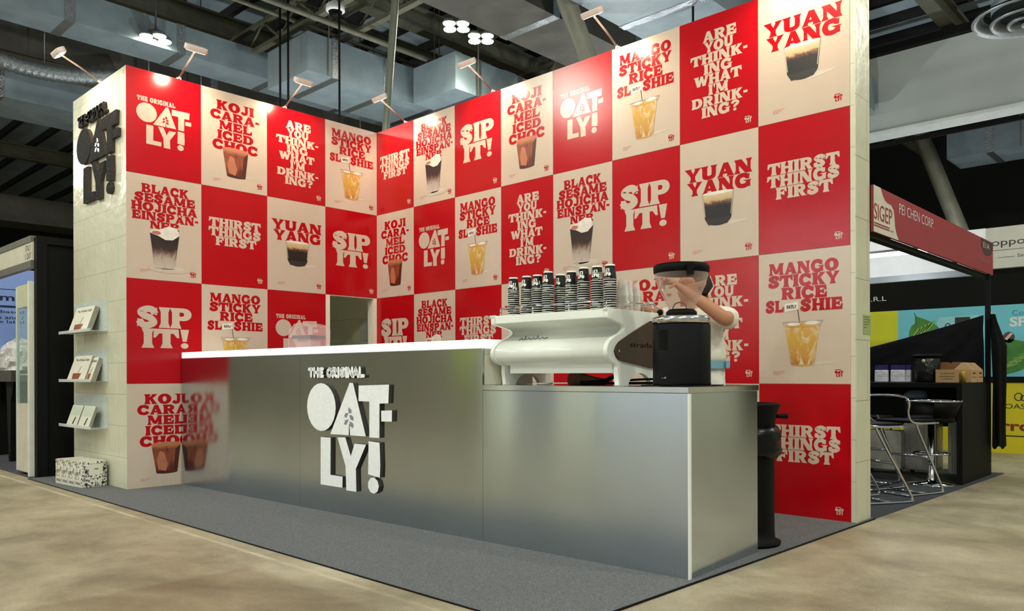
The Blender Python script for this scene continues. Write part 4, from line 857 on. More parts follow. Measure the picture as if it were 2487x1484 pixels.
b = MB(); b.box((-.07, -.0715, .058), (.07, -.0705, .062)); write(b, 'crafted', -.06, .06, .085, .1, -.0712, 0); write(b, 'coffee', -.05, .05, .03, .042, -.0712, 0); b.build('box_print', M['ink'], t)
b = MB(); b.lathe([(.024, 0), (.024, .105), (.022, .11), (0, .11)], (5.6, 2.94, .985), 18); tag(b.build('can', mat('gold_can', (190, 160, 70), .3, .6)), 'small gold can between the two kinds of brown boxes on the bar', 'can')
for i, (x, y, nm) in enumerate(((5.6, 3.1, 'front'), (5.6, 3.35, 'rear'))):
    t = thing('carry_box', 'brown gable-top carry box at the right end of the bar, %s one of two' % nm, 'box', (x - .0, y, .985), 0, 'gable boxes on the bar')
    b = MB(); b.box((-.1, -.1, 0), (.06, .1, .125)); b.build('box_body', M['kraft'], t)
    b = MB(); b.v += [(-.1, -.1, .125), (.06, -.1, .125), (.06, .1, .125), (-.1, .1, .125), (-.03, -.08, .2), (-.01, -.08, .2), (-.01, .08, .2), (-.03, .08, .2)]
    for f in ((4, 5, 6, 7), (0, 1, 5, 4), (1, 2, 6, 5), (2, 3, 7, 6), (3, 0, 4, 7)): b.f.append(f); b.m.append(0); b.sm.append(False)
    b.build('gable', M['kraft'], t)
    b = MB(); b.box((.0601, -.08, .05), (.0612, .08, .055)); b.box((.0601, -.05, .085), (.0612, .05, .1)); b.build('box_print', M['ink'], t)
b = MB(); b.box((4.5, 2.95, .8085), (5.02, 3.15, .865)); tag(b.build('red_box', mat('red_card', (170, 50, 40), .5)), 'flat red box in the shelf slot of the black bar', 'box')
b = MB(); b.lathe([(.02, 0), (.12, .01), (.14, .05), (.09, .09), (.02, .1), (.0, .1)], (5.15, 3.06, .8085), 14); o = b.build('plastic_bag', clear_mat('pale_blue_bag', (190, 215, 235), .5, .2)); tag(o, 'crumpled pale blue plastic bag in the shelf slot of the bar', 'bag')
# stools
def tub_stool():
    t = thing('bar_stool', 'black round-backed bar stool with a chrome rim in front of the bar end', 'stool', (5.43, 2.5, .008), -.7)
    b = MB(); b.lathe([(.0, .6), (.19, .6), (.205, .62), (.2, .66), (.0, .665)], (0, 0, 0), 28); b.build('seat', M['black_plastic'], t)
    b = MB(); n0 = 0; N = 26
    for r, z in ((.2, .64), (.265, .8), (.25, .8), (.19, .66)):
        for i in range(N): a = -.5 + (PI + 1.0) * i / (N - 1); b.v.append((r * math.cos(a), r * math.sin(a), z))
    for j in range(4):
        for i in range(N - 1): b.f.append((j * N + i, j * N + i + 1, ((j + 1) % 4) * N + i + 1, ((j + 1) % 4) * N + i)); b.m.append(0); b.sm.append(True)
    b.build('backrest', M['black_plastic'], t)
    b = MB(); b.tube([(.26 * math.cos(2 * PI * i / 36), .26 * math.sin(2 * PI * i / 36), .805) for i in range(36)], .011, 8, 0, True); b.build('chrome_rim', M['chrome'], t)
    b = MB(); b.lathe([(.21, 0), (.21, .008), (.05, .03), (.03, .06), (.028, .6)], (0, 0, 0), 24); b.build('pedestal', M['chrome'], t)
    b = MB(); b.tube([(.16 * math.cos(2 * PI * i / 28), .16 * math.sin(2 * PI * i / 28), .3) for i in range(28)], .01, 6, 0, True); b.tube([(.02, 0, .3), (.16, 0, .3)], .009); b.build('footrest', M['chrome'], t)
tub_stool()
def cant_stool(loc, rz, label):
    t = thing('cantilever_stool', label, 'stool', loc, rz, 'chrome cantilever bar stools')
    b = MB()
    for s in (-.19, .19): b.tube(catmull([(s * .9, .22, .012), (s, .2, .012), (s, -.2, .012), (s, -.23, .03), (s, -.2, .1), (s, .08, .55), (s, .12, .64)], 5), .011, 7)
    for y, z in ((.22, .012), (-.02, .012)): b.tube([(-.19, y, z), (.19, y, z)], .011, 7)
    b.tube([(-.19, -.06, .33), (.19, -.06, .33)], .011, 7); b.build('frame', M['chrome'], t)
    b = MB(); b.tube(catmull([(-.2, -.16, .63), (-.2, .16, .64), (-.2, .24, .72), (-.2, .27, .86), (.2, .27, .86), (.2, .24, .72), (.2, .16, .64), (.2, -.16, .63)], 4), .011, 7); b.build('seat_rail', M['chrome'], t)
    b = MB(); b.box((-.185, -.15, .635), (.185, .17, .66)); bevel(b.build('seat', M['black_plastic'], t), .01)
    b = MB(); b.prism([(-.19, .7), (.19, .7), (.19, .865), (-.19, .865)], .245, .265); b.build('backrest', M['black_plastic'], t)
cant_stool((5.36, 1.1, .008), 2.6, 'chrome cantilever bar stool nearest the end of the red wall'); cant_stool((5.42, 1.78, .008), 2.8, 'chrome cantilever bar stool, middle one of the row at the right'); cant_stool((4.95, 2.2, .008), 3.0, 'chrome cantilever bar stool farthest from the red wall, near the cases')
# luggage and cartons under the bar
M['case_silver'] = mat('silver_case', (206, 203, 198), .4, .2, var=.1, scale=12); M['case_grey'] = mat('grey_case', (186, 184, 180), .45)
def case(loc, w, d, h, m, label, rz=0.0):
    t = thing('suitcase', label, 'suitcase', loc, rz, 'suitcases under the bar')
    b = MB(); b.rbox((-w / 2, -d / 2, .04), (w / 2, d / 2, h), .04, 0, 'y', 4); bevel(b.build('shell', m, t), .012, 2)
    b = MB()
    for i in range(4): x = -w / 2 + w * (.2 + .2 * i); b.box((x - .006, -d / 2 - .004, .08), (x + .006, -d / 2 + .001, h - .04))
    b.build('rib', m, t)
    b = MB()
    for x in (-w / 2 + .05, w / 2 - .05): b.lathe([(.022, -.012), (.022, .012)], (x, 0, .022), 12)
    b.build('wheels', M['black_plastic'], t)
    b = MB(); b.tube(catmull([(-.06, 0, h), (-.055, 0, h + .03), (.055, 0, h + .03), (.06, 0, h)], 4), .008, 6); b.build('handle', M['black_plastic'], t)
case((5.5, 3.3, .008), .16, .4, .58, M['case_grey'], 'grey rounded suitcase at the right end under the bar'); case((5.12, 3.35, .008), .32, .26, .6, M['case_silver'], 'tall pale silver suitcase in the middle under the bar'); case((4.78, 3.2, .008), .4, .24, .46, M['case_silver'], 'wide silver suitcase left of the tall one under the bar')
t = thing('orange_carton', 'yellow and orange carton at the left under the bar', 'carton', (4.4, 3.1, .008), .2)
b = MB(); b.box((-.2, -.15, 0), (.02, .15, .42)); b.build('carton_body', mat('yellow_card', (206, 160, 40), .5), t)
b = MB(); b.box((.02, -.15, 0), (.2, .15, .42)); b.build('carton_side', mat('orange_card', (176, 96, 40), .5), t)
# black drape
b = MB(); NX, NZ = 40, 10; n0 = 0
for i in range(NX + 1):
    u = i / NX; x = 3.9 + 1.72 * u; zt = 1.27 + .42 * u ** 1.2; zb = 1.0
    for j in range(NZ + 1):
        v = j / NZ; a = math.atan2(1.0 - v, 1.0 - u + .05); b.v.append((x, 3.66 + .018 * math.sin(9 * a * 2.2 + 3 * u) * (.3 + u), zb + (zt - zb) * v))
for i in range(NX):
    for j in range(NZ): q = i * (NZ + 1) + j; b.f.append((q, q + NZ + 1, q + NZ + 2, q + 1)); b.m.append(0); b.sm.append(True)
N = 22
n0 = len(b.v); prof2 = [(.035, 1.7, 0), (.05, 1.62, .01), (.075, 1.52, .03), (.1, 1.42, .05), (.115, 1.36, .06), (.11, 1.2, .06), (.105, .95, .06), (.1, .7, .055), (.095, .45, .05), (.1, .3, .05)]
for r, z, off in prof2:
    for k in range(N): q = 2 * PI * k / N; rr = r * (1 + .2 * math.sin(5 * q + z * 2) + .1 * math.sin(9 * q - z * 3)); b.v.append((5.69 + off + rr * math.cos(q) * .5, 3.745 + rr * math.sin(q) * 1.1, z + .02 * math.sin(4 * q) * (z < .4)))
for i in range(len(prof2) - 1):
    for k in range(N): b.f.append((n0 + i * N + k, n0 + i * N + (k + 1) % N, n0 + (i + 1) * N + (k + 1) % N, n0 + (i + 1) * N + k)); b.m.append(0); b.sm.append(True)
tag(b.build('black_drape', M['black_cloth']), 'black cloth draped from the post down behind the boxes on the bar', 'cloth')
# green label taped to the end of the right wall
lb = thing('notice', 'green notice taped to the tiled end of the right wall', 'notice', (5.6335, .13, 1.36))
b = MB(); b.box((0, 0, 0), (.001, .155, .145)); b.build('sheet', mat('green_sheet', (150, 164, 110), .5, var=.1, scale=30), lb)
b = MB()
for z, l in ((.125, .1), (.108, .13), (.09, .12), (.072, .09), (.05, .06)): b.box((.0011, .012, z), (.0014, .012 + l, z + .006))
b.build('print_lines', mat('green_print', (84, 110, 60), .5), lb)

# ------------------------------------------------------------------ stand across the back aisle: black header, blue picture wall, yellow base
M['sky'] = mat('picture_blue', (110, 196, 216), .5, var=.06, scale=.8); M['lime'] = mat('panel_lime', (206, 208, 30), .5, var=.03); M['yellow'] = mat('panel_yellow', (216, 200, 26), .5, var=.03); M['leaf'] = mat('picture_leaf', (66, 128, 52), .5, var=.3, scale=6); M['leafl'] = mat('picture_leaf_light', (128, 172, 80), .5, var=.2, scale=8)
fb = thing('picture_wall', 'blue, lime and yellow picture wall of the stand behind, with leaf and coffee print', 'wall panel', (0, 6.5, 0))
b = MB(); b.box((1.5, 0, 2.0), (7.5, .1, 2.42)); b.box((1.5, -.02, .95), (7.5, .1, 1.03)); b.build('black_header', M['black'], fb)
b = MB(); b.box((1.5, 0, 1.03), (3.89, .1, 2.0)); b.build('lime_panel', M['lime'], fb)
b = MB(); b.box((3.89, 0, 1.03), (7.5, .1, 2.0)); b.build('blue_panel', M['sky'], fb)
b = MB(); b.box((1.5, 0, 0), (7.5, .1, .95)); b.build('yellow_panel', M['yellow'], fb)
def leaf(b, pts, y): b.face([(x, y, z) for x, z in pts], 0)
b = MB(); leaf(b, [(4.1, 1.98), (4.14, 1.9), (4.22, 1.87), (4.36, 1.8), (4.43, 1.73), (4.44, 1.66), (4.3, 1.58), (4.1, 1.5), (4.03, 1.52), (4.04, 1.68), (4.07, 1.76), (4.12, 1.8), (4.12, 1.9)], -.001)
leaf(b, [(5.16, 1.5), (5.26, 1.55), (5.46, 1.5), (5.7, 1.42), (5.6, 1.2), (5.4, 1.1), (5.2, 1.04), (5.12, 1.06)], -.001)
for k in range(5): b.face([(4.06 + .05 * k, -.002, 1.58 + .03 * k), (4.09 + .05 * k, -.002, 1.57 + .03 * k), (4.2 + .05 * k, -.002, 1.72 + .025 * k), (4.16 + .05 * k, -.002, 1.73 + .025 * k)], 1)
for k in range(6): b.face([(5.15 + .06 * k, -.002, 1.12 + .05 * k), (5.18 + .06 * k, -.002, 1.12 + .05 * k), (5.4 + .05 * k, -.002, 1.2 + .04 * k), (5.36 + .05 * k, -.002, 1.22 + .04 * k)], 1)
b.build('leaf_picture', [M['leaf'], M['leafl']], fb)
b = MB(); b.face([(p, -.001, q) for p, q in ((4.46, 1.45), (4.95, 1.45), (4.97, 1.84), (4.93, 1.88), (4.44, 1.87), (4.41, 1.8))], 0); b.face([(p, -.002, q) for p, q in ((4.64, 1.5), (4.83, 1.5), (4.83, 1.86), (4.64, 1.86))], 1)
b.face([(p, -.0025, q) for p, q in ((4.66, 1.72), (4.81, 1.72), (4.81, 1.74), (4.66, 1.74))], 0); b.tube([(4.55 + .035 * math.cos(2 * PI * i / 16), -.003, 1.73 + .05 * math.sin(2 * PI * i / 16)) for i in range(16)], .006, 5, 1, True)
b.build('jar_picture', [mat('jar_print', (150, 210, 224), .4), M['ink']], fb)
b = MB(); b.face([(p, -.001, q) for p, q in ell(5.29, 1.56, .07, .075, 16)], 0); b.face([(p, -.002, q) for p, q in ((5.24, 1.54), (5.31, 1.62), (5.34, 1.61), (5.27, 1.52))], 1); b.face([(p, -.001, q) for p, q in ell(5.06, 1.88, .045, .05, 14)], 2); b.build('bean_picture', [mat('bean_print', (86, 64, 54), .5), M['cream'], mat('pale_bean', (190, 190, 186), .5)], fb)
b = MB(); write(b, 'S.R.L', 3.44, 3.73, 2.155, 2.225, -.002, 0); write(b, 'SPECIALTY', 5.3, 6.3, 1.7, 1.83, -.002, 0, .03); b.build('white_lettering', M['offwhite'], fb)
b = MB(); write(b, 'Coffee', 5.33, 5.62, 1.85, 1.92, -.002, 0); b.build('teal_lettering', mat('teal_print', (34, 130, 150), .5), fb)
b = MB(); write(b, 'ROASTERS', 5.17, 5.75, .6, .665, -.002, 0); b.tube([(5.4 + .045 * math.cos(2 * PI * i / 16), -.003, .76 + .05 * math.sin(2 * PI * i / 16)) for i in range(16)], .006, 5, 0, True); b.tube([(5.46 + .035 * math.cos(2 * PI * i / 16), -.003, .745 + .035 * math.sin(2 * PI * i / 16)) for i in range(16)], .006, 5, 0, True); b.box((5.18, -.003, .225), (5.9, -.001, .24)); b.build('black_lettering', M['ink'], fb)
b = MB(); write(b, 'rrcaff\u00e8', 5.2, 5.9, .3, .44, -.002, 0, .03); b.build('brown_lettering', mat('brown_print', (130, 50, 24), .5), fb)
ws = thing('hanging_banner', 'white banner with black lettering hanging beyond the red fascia at the far right', 'banner', (0, 9, 2.79))
b = MB(); b.box((3.9, 0, 0), (8.2, .12, .67)); b.build('banner_board', mat('banner_white', (214, 212, 204), .5), ws)
b = MB(); write(b, 'opportunities', 4.56, 5.8, .33, .47, -.002, 0); b.box((4.56, -.003, .29), (5.8, -.001, .296)); b.box((4.65, -.003, .17), (4.88, -.001, .176)); write(b, 'Singapore', 4.92, 5.3, .14, .21, -.002, 0); b.build('banner_lettering', M['ink'], ws)

# ------------------------------------------------------------------ neighbouring stand on the left
b = MB(); b.box((-1.72, -3.2, 0), (-1.66, .2, 2.55)); b.box((-1.66, -3.2, 0), (-1.63, -3.1, 2.56)); b.box((-1.66, -3.1, 2.48), (-1.63, .2, 2.56)); tag(b.build('partition', M['black']), 'tall black partition standing left of the tiled pillar', 'partition')
fs2 = thing('fascia_sign', 'cream fascia board with small dark lettering over the stand at the far left', 'sign', (-5.2, -3.22, 2.23))
b = MB(); b.box((0, 0, .08), (3.47, .03, .275)); b.build('fascia_board', M['cream'], fs2)
b = MB(); b.box((0, -.01, 0), (3.47, .05, .075)); b.box((0, -.01, .275), (3.47, .05, .34)); b.build('frame_beam', mat('dull_frame', (100, 98, 88), .5), fs2)
b = MB(); write(b, 'ITALY', 3.26, 3.45, .185, .25, -.001, 0); write(b, '1 D07', 3.25, 3.45, .1, .165, -.001, 0); b.build('lettering', M['ink'], fs2)
dc = thing('display_case', 'white glazed display case at the front of the left-hand stand', 'cabinet', (-2.25, -3.22, .008))
b = MB(); b.box((0, 0, .03), (.46, .4, .1)); b.box((0, 0, .1), (.46, .012, .77)); b.box((0, .012, .74), (.46, .4, .77)); b.box((.44, .012, .1), (.46, .4, .74)); b.build('base_cabinet', M['cream'], dc)
b = MB(); b.box((.44, -.02, 0), (.5, .04, 2.08)); b.build('front_post', mat('pale_post', (222, 222, 208), .5), dc)
b = MB(); b.box((-.02, -.01, .03), (.0, .02, 2.05)); b.build('rear_post', mat('pale_post_thin', (206, 212, 206), .5), dc)
b = MB(); b.box((0, 0, 1.82), (.44, .4, 2.06)); b.build('head_box', mat('case_head', (196, 196, 166), .5), dc)
b = MB(); b.box((.0, .0, .77), (.44, .004, 1.82)); b.box((.478, .04, .77), (.482, .4, 1.82)); b.build('glass', clear_mat('case_glass', (214, 232, 228), .1, .04, .12), dc)
b = MB()
for z in (1.08, 1.42): b.box((.01, .02, z), (.47, .39, z + .012))
b.build('glass_shelf', M['offwhite'], dc)
M['herb'] = mat('green_packs', (86, 110, 56), .6, var=.5, scale=30); M['jarred'] = mat('red_brown_pack', (110, 60, 46), .5, var=.4, scale=20)
DG = 'packs inside the left display case'
for x, z, h, m, nm, ps in ((.12, .775, .25, 'herb', 'green', 'bottom shelf of the display case, left'), (.33, .775, .27, 'herb', 'green', 'bottom shelf of the display case, right'), (.13, 1.095, .26, 'herb', 'green', 'middle shelf of the display case, left'), (.34, 1.095, .29, 'herb', 'green', 'middle shelf of the display case, right'), (.18, 1.435, .24, 'jarred', 'red-brown', 'top shelf of the display case, left'), (.35, 1.435, .26, 'jarred', 'red-brown', 'top shelf of the display case, right')):
    b = MB(); b.rbox((-.08, -.05, 0), (.08, .05, h), .03); b.rbox((-.06, -.03, h), (.06, .03, h + .03), .02); tag(bevel(b.build('pack', M[m], None, (-2.25 + x, -3.03, z + .009)), .01), '%s pack on the %s' % (nm, ps), 'pack', DG)
bp = thing('blue_banner', 'blue banner wall with dark lettering inside the far-left stand', 'banner', (-5.2, -3.0, .008), PI / 2)
b = MB(); b.box((0, 0, .8), (3.2, .05, 2.6)); b.build('banner_board', mat('banner_blue', (128, 152, 206), .45, var=.06, scale=.8, emit=.25), bp)  # board gives off some of its own blue
b = MB(); b.box((0, -.04, 0), (3.2, .05, .78)); b.build('lower_board', M['black'], bp)
M['navy'] = mat('navy_print', (34, 44, 92), .5)
b = MB(); write(b, 'palm', .02, .5, 2.11, 2.24, -.002, 0, .02); b.box((.0, -.003, 2.045), (.55, -.001, 2.075)); b.box((.0, -.003, 2.3), (.55, -.001, 2.31)); write(b, 'plant-based', .02, .62, 1.95, 2.01, -.002, 0, .01); write(b, 'brands and /', .02, .62, 1.88, 1.935, -.002, 0, .01); write(b, 'private label', .02, .62, 1.81, 1.865, -.002, 0, .01); b.build('lettering', M['navy'], bp)
tb = thing('display_table', 'dark table carrying a wrapped white bundle in the far-left stand', 'table', (-4.0, -2.75, .008))
b = MB(); b.box((-.8, -.25, 1.0), (.62, .3, 1.14)); b.build('table_top', M['duct_dark'], tb)
for x in (-.75, .3):
    b = MB(); b.prism([(x, 0), (x + .08, 0), (x + .1, .75), (x + .22, 1.0), (x - .1, 1.0)], -.2, .2); b.build('table_leg', M['black'], tb)
b = MB(); random.seed(11); N = 26
for i in range(9):
    v = i / 8; r = (1 - v ** 2.6) ** .5 if v < 1 else .02
    for k in range(N):
        a = 2 * PI * k / N; q = random.uniform(.86, 1.12); b.v.append((-4.1 + .55 * r * math.cos(a) * q, -2.72 + .22 * r * math.sin(a) * q, 1.15 + .42 * v + random.uniform(-.03, .03) * (i > 0)))
for i in range(8):
    for k in range(N): b.f.append((i * N + k, i * N + (k + 1) % N, (i + 1) * N + (k + 1) % N, (i + 1) * N + k)); b.m.append(0); b.sm.append(False)
b.f.append(tuple(8 * N + k for k in range(N))); b.m.append(0); b.sm.append(False)
tag(b.build('wrapped_bundle', mat('crinkled_wrap', (216, 212, 212), .2, var=.2, scale=30, bump=1.0, bscale=30)), 'crinkled white plastic-wrapped bundle on the dark table at the far left', 'bundle')

# ------------------------------------------------------------------ hall ceiling: ducts, pole, wires, camera, diffuser, lamps
def duct(label, a, b_, w, h, m='duct', bands=0, hang=(.12, .88), name='air_duct'):
    """rectangular duct along X or Y from a to b_ (bottom centre line), with foil tape bands"""
    t = thing(name, label, 'duct', a, 0, 'hall air ducts')
    L = Vector(b_) - Vector(a); q = MB(); al = abs(L.x) > abs(L.y)
    if al: q.box((min(0, L.x), -w / 2, 0), (max(0, L.x), w / 2, h))
    else: q.box((-w / 2, min(0, L.y), 0), (w / 2, max(0, L.y), h))
    q.build('duct_body', M[m], t); 
    for k in hang:
        for e in (-w / 2 - .03, w / 2 + .03):
            px, py = (L.x * k, e) if al else (e, L.y * k); q = MB(); q.tube([(px, py, 0), (px, py, 9.98 - a[2])], .014, 5); q.build('hanger_rod', M['beam'], t)
    for i in range(bands):
        k = (i + .5) / bands; f = MB()
        if al: f.box((L.x * k - .09, -w / 2 - .01, -.012), (L.x * k + .09, w / 2 + .01, h + .01))
        else: f.box((-w / 2 - .01, L.y * k - .09, -.012), (w / 2 + .01, L.y * k + .09, h + .01))
        f.build('foil_band', M['foil'], t)
    return t
duct('wide grey duct running away beside the beam at upper left', (-9.25, -6, 7.9), (-9.25, 9, 7.9), .9, .6, 'duct', 7)
duct('dark brown duct below the grey duct at upper left', (-10.9, -6, 7.6), (-10.9, 12, 7.6), 1.0, .7, 'duct_dark', 3)
duct('grey duct far left with pale seams above the pillar lamp', (-13.0, -8, 7.2), (-13.0, 8, 7.2), 1.6, .7, 'duct', 8)
duct('stepped grey duct above the inner corner, nearer section', (-7.1, 3.0, 7.3), (-7.1, 7.0, 7.3), 1.6, .8, 'duct', 3)
duct('stepped grey duct above the inner corner, farther section', (-5.4, 5.6, 7.2), (-5.4, 11.0, 7.2), 1.4, .8, 'duct', 4)
duct('dark duct with bright foil seams above the right wall', (-1.9, -4, 7.4), (-1.9, 13.7, 7.4), 1.3, .8, 'duct_dark', 7)
duct('grey duct with foil seams above the THINKING poster', (.3, -2, 7.3), (.3, 13.7, 7.3), 1.7, .8, 'duct', 9)
duct('dark cross duct high above the left wall', (-16, 6.5, 6.1), (-6.2, 6.5, 6.1), 1.0, .7, 'duct_dark', 0, (.1, .75))
duct('dark low duct behind the top of the left wall', (-22, 9.5, 6.2), (-3.0, 9.5, 6.2), 1.2, .9, 'duct_dark', 0, (.1, .97))
duct('long pale seamed duct beyond the bulkhead at right', (1.5, 19, 7.0), (16, 19, 7.0), 1.4, .7, 'duct', 7)
duct('small grey duct box under the pale duct at far right', (4.6, 18, 6.2), (7.4, 18, 6.2), .9, .5, 'duct', 2)
duct('long dark duct low over the far-left stands', (-24, -2.0, 6.4), (-24, 16, 6.4), 1.4, .9, 'duct_dark', 3)
b = MB(); b.tube([(-3.06, 2.0, .0), (-2.0, 2.0, 8.4)], .075, 4); b.tube([(-2.97, 1.93, .0), (-1.91, 1.93, 8.4)], .03, 6); tag(b.build('steel_pole', mat('galvanised_pole', (150, 156, 140), .35, .5)), 'leaning galvanised steel pole rising behind the inner corner', 'pole')
def rod(label, a, b_, r, m='beam', name='pipe', cat='pipe'): q = MB(); q.tube([a, b_], r, 8); return tag(q.build(name, M[m]), label, cat, 'hall pipes and hangers')
rod('thin pipe running away high above the left wall', (-5.68, -8, 8.1), (-5.68, 16, 8.1), .06)
rod('pale cable pipe at upper left edge', (-11.6, -6, 8.3), (-11.6, 10, 8.3), .06, 'grey_metal')
rod('black pipe crossing low behind the right wall', (-3, 12, 6.0), (18, 12, 6.0), .05, 'black')
for i, (x, y, nm) in enumerate(((-6.35, 2.4, 'left'), (-6.05, 2.4, 'right'))): rod('thin black hanging cable above the left wall, %s one of the pair' % nm, (x, y, 5.2), (x, y, 10), .022, 'black', 'hanging_cable', 'cable')
rod('thin black hanging cable left of the leaning pole', (-4.6, 2.6, 5.0), (-4.6, 2.6, 9.9), .02, 'black', 'hanging_cable', 'cable')
rod('thin black hanging cable over the KOJI poster of the right wall', (.8, 6, 4.4), (.8, 6, 9.9), .02, 'black', 'hanging_cable', 'cable')
for i, (p, q, nm) in enumerate((((-4.4, 11.4, 5.0), (-9.4, 13.4, 10.1), 'rising left behind the corner'), ((-3.0, 6.2, 5.6), (-3.6, 8.6, 9.85), 'right of the leaning pole'), ((-.75, 5.4, 6.2), (-.75, 2.6, 9.98), 'above the fifth poster of the right wall'), ((2.2, 17.4, 4.4), (.2, 17.4, 10.15), 'under the bulkhead'), ((5.2, 17.4, 4.8), (3.4, 17.4, 9.98), 'under the bulkhead, nearer the right edge'), ((-13.6, 3, 5.0), (-11.6, 3, 9.98), 'far left above the pillar'))):
    qb = MB(); qb.tube([p, q], .2, 4); tag(qb.build('brace', M['beam']), 'diagonal painted steel brace %s' % nm, 'brace', 'diagonal roof braces')
t = thing('security_camera', 'small white dome camera hanging from the roof left of the pole', 'camera', (-4.89, 2.71, 7.85)); b = MB(); b.lathe([(.02, .3), (.05, .28), (.17, .2), (.18, .1), (.15, .08)], (0, 0, 0), 18); b.tube([(0, 0, .28), (0, 0, 2.1)], .02); b.build('camera_housing', M['offwhite'], t); b = MB(); b.lathe([(.13, .08), (.1, .0), (.02, -.03), (.0, -.03)], (0, 0, 0), 18); b.build('camera_dome', M['black_plastic'], t)
t = thing('air_diffuser', 'round grey ceiling air diffuser at the upper right corner', 'diffuser', (5.28, 8.0, 6.38))
for r0, r1, z in ((.76, .6, 0), (.52, .38, -.06), (.3, .18, -.1), (.12, .0, -.12)):
    b = MB(); b.lathe([(r0, z), (r0 - .02, z - .03), (r1, z + .08), (r1, z + .1), (r0, z + .02)], (0, 0, 0), 40, 0, (False, False)); b.build('diffuser_ring', M['grey_metal'], t)
b = MB(); b.lathe([(.5, .08), (.5, 1.2)], (0, 0, 0), 32, 0, (False, True)); b.build('diffuser_neck', M['duct'], t)
rod('diagonal grey pipe below the bulkhead at right', (4.3, 16.5, 6.6), (6.2, 15.2, 5.0), .07, 'grey_metal')
rod('vertical grey pipe dropping from the bulkhead at right', (4.3, 16.5, 6.6), (4.3, 16.5, 8.2), .07, 'grey_metal')
def high_bay(x, y, z, label, glow='hall_glow', power=HIGHBAY_W, col=(1.0, 1.0, .86), four=True, down=True):
    t = thing('high_bay_lamp', label, 'lamp', (x, y, z), 0, 'hall high-bay lamps')
    b = MB(); b.tube([(0, 0, .15), (0, 0, 10.2 - z)], .02, 6); b.lathe([(.06, .16), (.14, .12), (.14, .05)], (0, 0, 0), 14, 0, (True, True)); b.build('hanger', M['duct_dark'], t)
    for i, (dx, dy) in enumerate(((.19, 0), (-.19, 0), (0, .19), (0, -.19)) if four else ((0, 0),)):
        b = MB(); b.lathe([(.1, .05), (.13, .0), (.13, -.02)], (dx, dy, 0), 18, 0, (True, True)); b.build('lamp_can', M['grey_metal'], t)
        b = MB(); b.lathe([(.0, -.03), (.12, -.03), (.12, -.022)], (dx, dy, 0), 18, 0, (True, True)); b.build('lamp_lens', M[glow], t)
    if down: lamp('high_bay_light', 'SPOT', (0, 0, -.1), power, col, t, .25, (0, 0, -5), 2.4, .6)
    else: lamp('high_bay_light', 'POINT', (0, 0, -.5), power, col, t, .3)
    return t
high_bay(-8.65, .91, 8.0, 'bright four-lobed hall lamp above the left wall'); high_bay(-3.79, 4.79, 8.0, 'bright four-lobed hall lamp, left one of the pair right of the pole'); high_bay(-3.84, 5.52, 8.0, 'bright four-lobed hall lamp, right one of the pair right of the pole')
high_bay(-13.65, -.07, 8.0, 'warm single hall lamp at the left edge', 'warm_glow', 200, (1, .8, .6), False); high_bay(-24.0, 4.2, 7.0, 'small far white hall lamp just left of the pillar', 'hall_glow', 300, (1, 1, .95), False)
for i, (x, y) in enumerate(((4, -7), (10, -7), (-3, -7.5), (10.5, -.5), (10, 8), (15, -4), (3.5, -12), (11, -13), (-10, -8.5), (-17, -7))):
    high_bay(x, y, 7.6, 'hall lamp over the aisle in front of the stand, out of sight overhead', down=False)

# ------------------------------------------------------------------ stands across the aisle (unseen behind the camera; put in to be reflected by the metal)
M['st_white'] = mat('stand_white', (226, 232, 240), .6, var=.03, scale=1); M['st_pale'] = mat('stand_pale', (238, 240, 224), .6, var=.03, scale=1); M['st_grey'] = mat('stand_grey', (152, 144, 122), .7, var=.1, scale=1); M['st_beige'] = mat('stand_beige', (206, 202, 180), .7, var=.05, scale=1); M['st_lime'] = mat('stand_lime', (190, 206, 40), .6)
def stand(label, lo, hi, m):
    q = MB(); q.box(lo, hi); return tag(q.build('stand_wall', M[m]), label, 'stand wall', 'stand walls across the aisle')
stand('unseen white stand wall across the aisle, added to reflect in the low counter', (.35, -9.8, 0), (3.6, -9.5, 4.0), 'st_white')
for x, nm in ((.8, 'left'), (1.8, 'middle'), (3.0, 'right')): arm_lamp(x, -9.5, PI, 'white arm lamp added to brighten the unseen wall across the aisle, %s one' % nm, .9, .15, (.80, .91, 1.0), 150)  # lamps added to brighten the wall mirrored in the counter
for x, nm in ((-.2, 'wide'), (-2.05, 'narrow')): arm_lamp(x, -9.5, PI, 'white arm lamp added to brighten the unseen %s column across the aisle' % nm, .9, .15, (.95, 1.0, .85), 130)  # more added lamps, brightening the columns behind the metal streaks
stand('unseen pale column added across the aisle for a streak in the metal', (-.6, -9.9, 0), (.2, -9.5, 4.0), 'st_pale')
stand('unseen narrow pale column added across the aisle for a streak in the metal', (-2.25, -9.9, 0), (-1.85, -9.5, 4.0), 'st_pale')
stand('unseen grey stand wall across the aisle at left, added to reflect in the counter', (-16, -10.4, 0), (-2.6, -10.1, 3.6), 'st_grey')
stand('lime panel across the aisle', (-3.6, -10.09, 1.3), (-2.9, -10.0, 2.3), 'st_lime')
stand('unseen beige stand wall beyond the right aisle, added to reflect in the counter side', (9.0, 6.5, 0), (18, 6.8, 3.2), 'st_beige')

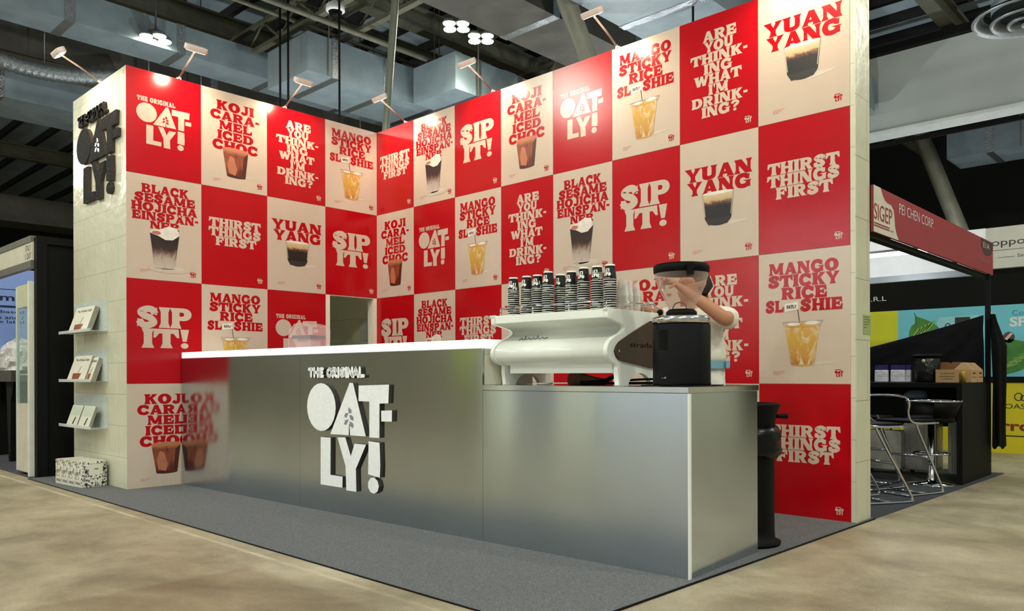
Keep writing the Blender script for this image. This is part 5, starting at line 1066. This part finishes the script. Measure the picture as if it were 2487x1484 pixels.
# cable tray and flexible ducts under the roof
t = thing('cable_tray', 'long dark cable tray running away above the hall lamps', 'tray', (-3.0, -4, 8.25))
b = MB(); b.box((-.42, 0, 0), (-.38, 20, .12)); b.box((.38, 0, 0), (.42, 20, .12))
for i in range(40): b.box((-.4, i * .5, .01), (.4, i * .5 + .05, .04))
b.build('tray_ladder', M['duct_dark'], t)
b = MB()
for i in range(5):
    for x in (-.4, .4): b.tube([(x, 1 + i * 4.2, .1), (x, 1 + i * 4.2, 1.75)], .012, 5)
b.build('tray_hangers', M['beam'], t)
def flex(label, path, r):
    P = catmull(path, 24); q = MB(); q.tube(P, [r * (1 + .07 * math.sin(i * 2.1)) for i in range(len(P))], 12); q.tube([P[len(P) // 2], (P[len(P) // 2][0], P[len(P) // 2][1], 9.98)], .012, 5); q.tube([P[6], (P[6][0], P[6][1], 9.98)], .012, 5); tag(q.build('flexible_duct', M['flex']), label, 'duct', 'flexible ducts')
flex('silvery flexible duct hanging at the upper left corner', [(-10.1, -2.2, 7.4), (-10.15, -1.2, 7.25), (-10.1, -.2, 7.3), (-10.0, .9, 7.55)], .16)
flex('silvery flexible duct beyond the left wall, above the KOJI poster', [(-10.1, 1.2, 7.3), (-10.0, 2.0, 7.15), (-9.95, 3.0, 7.2), (-10.0, 4.2, 7.45)], .15)
for i, (x, z, r, nm) in enumerate(((-12.2, 7.9, .05, 'left of the flexible ducts'), (-7.0, 8.55, .045, 'left of the cross trusses'), (-3.8, 8.5, .05, 'beside the cable tray'), (-2.45, 8.1, .04, 'right of the cable tray'), (-.75, 8.3, .07, 'above the fifth poster'))): rod('slim roof pipe running away %s' % nm, (x, -8, z), (x, 20, z), r, 'beam')

for x, y, z, nm in ((1.6, 6.0, 3.0, 'behind the right poster wall'), (-4.5, 4.0, 3.0, 'behind the tiled store room'), (-3.0, 9.5, 3.2, 'far behind the tiled store room'), (-7.5, 1.5, 2.2, 'behind the black partition'), (3.2, 15.5, 1.9, 'behind the blue picture wall')):  # added lamps, out of view, that brighten the roof and ducts
    t = thing('ceiling_fill', 'unseen fill lamp added to brighten the ceiling, hidden %s' % nm, 'lamp', (x, y, 0), 0, 'added fill lamps for the ceiling')
    b = MB(); b.lathe([(.2, 0), (.2, .02), (.03, .05), (.025, z), (.03, z + .02), (.16, z + .12), (.17, z + .14)], (0, 0, 0), 18); b.build('stand', M['black'], t)
    lamp('ceiling_fill_light', 'SPOT', (0, 0, z + .25), 430, (.95, 1.0, .98), t, .15, (0, 0, 10), 2.7, .5)
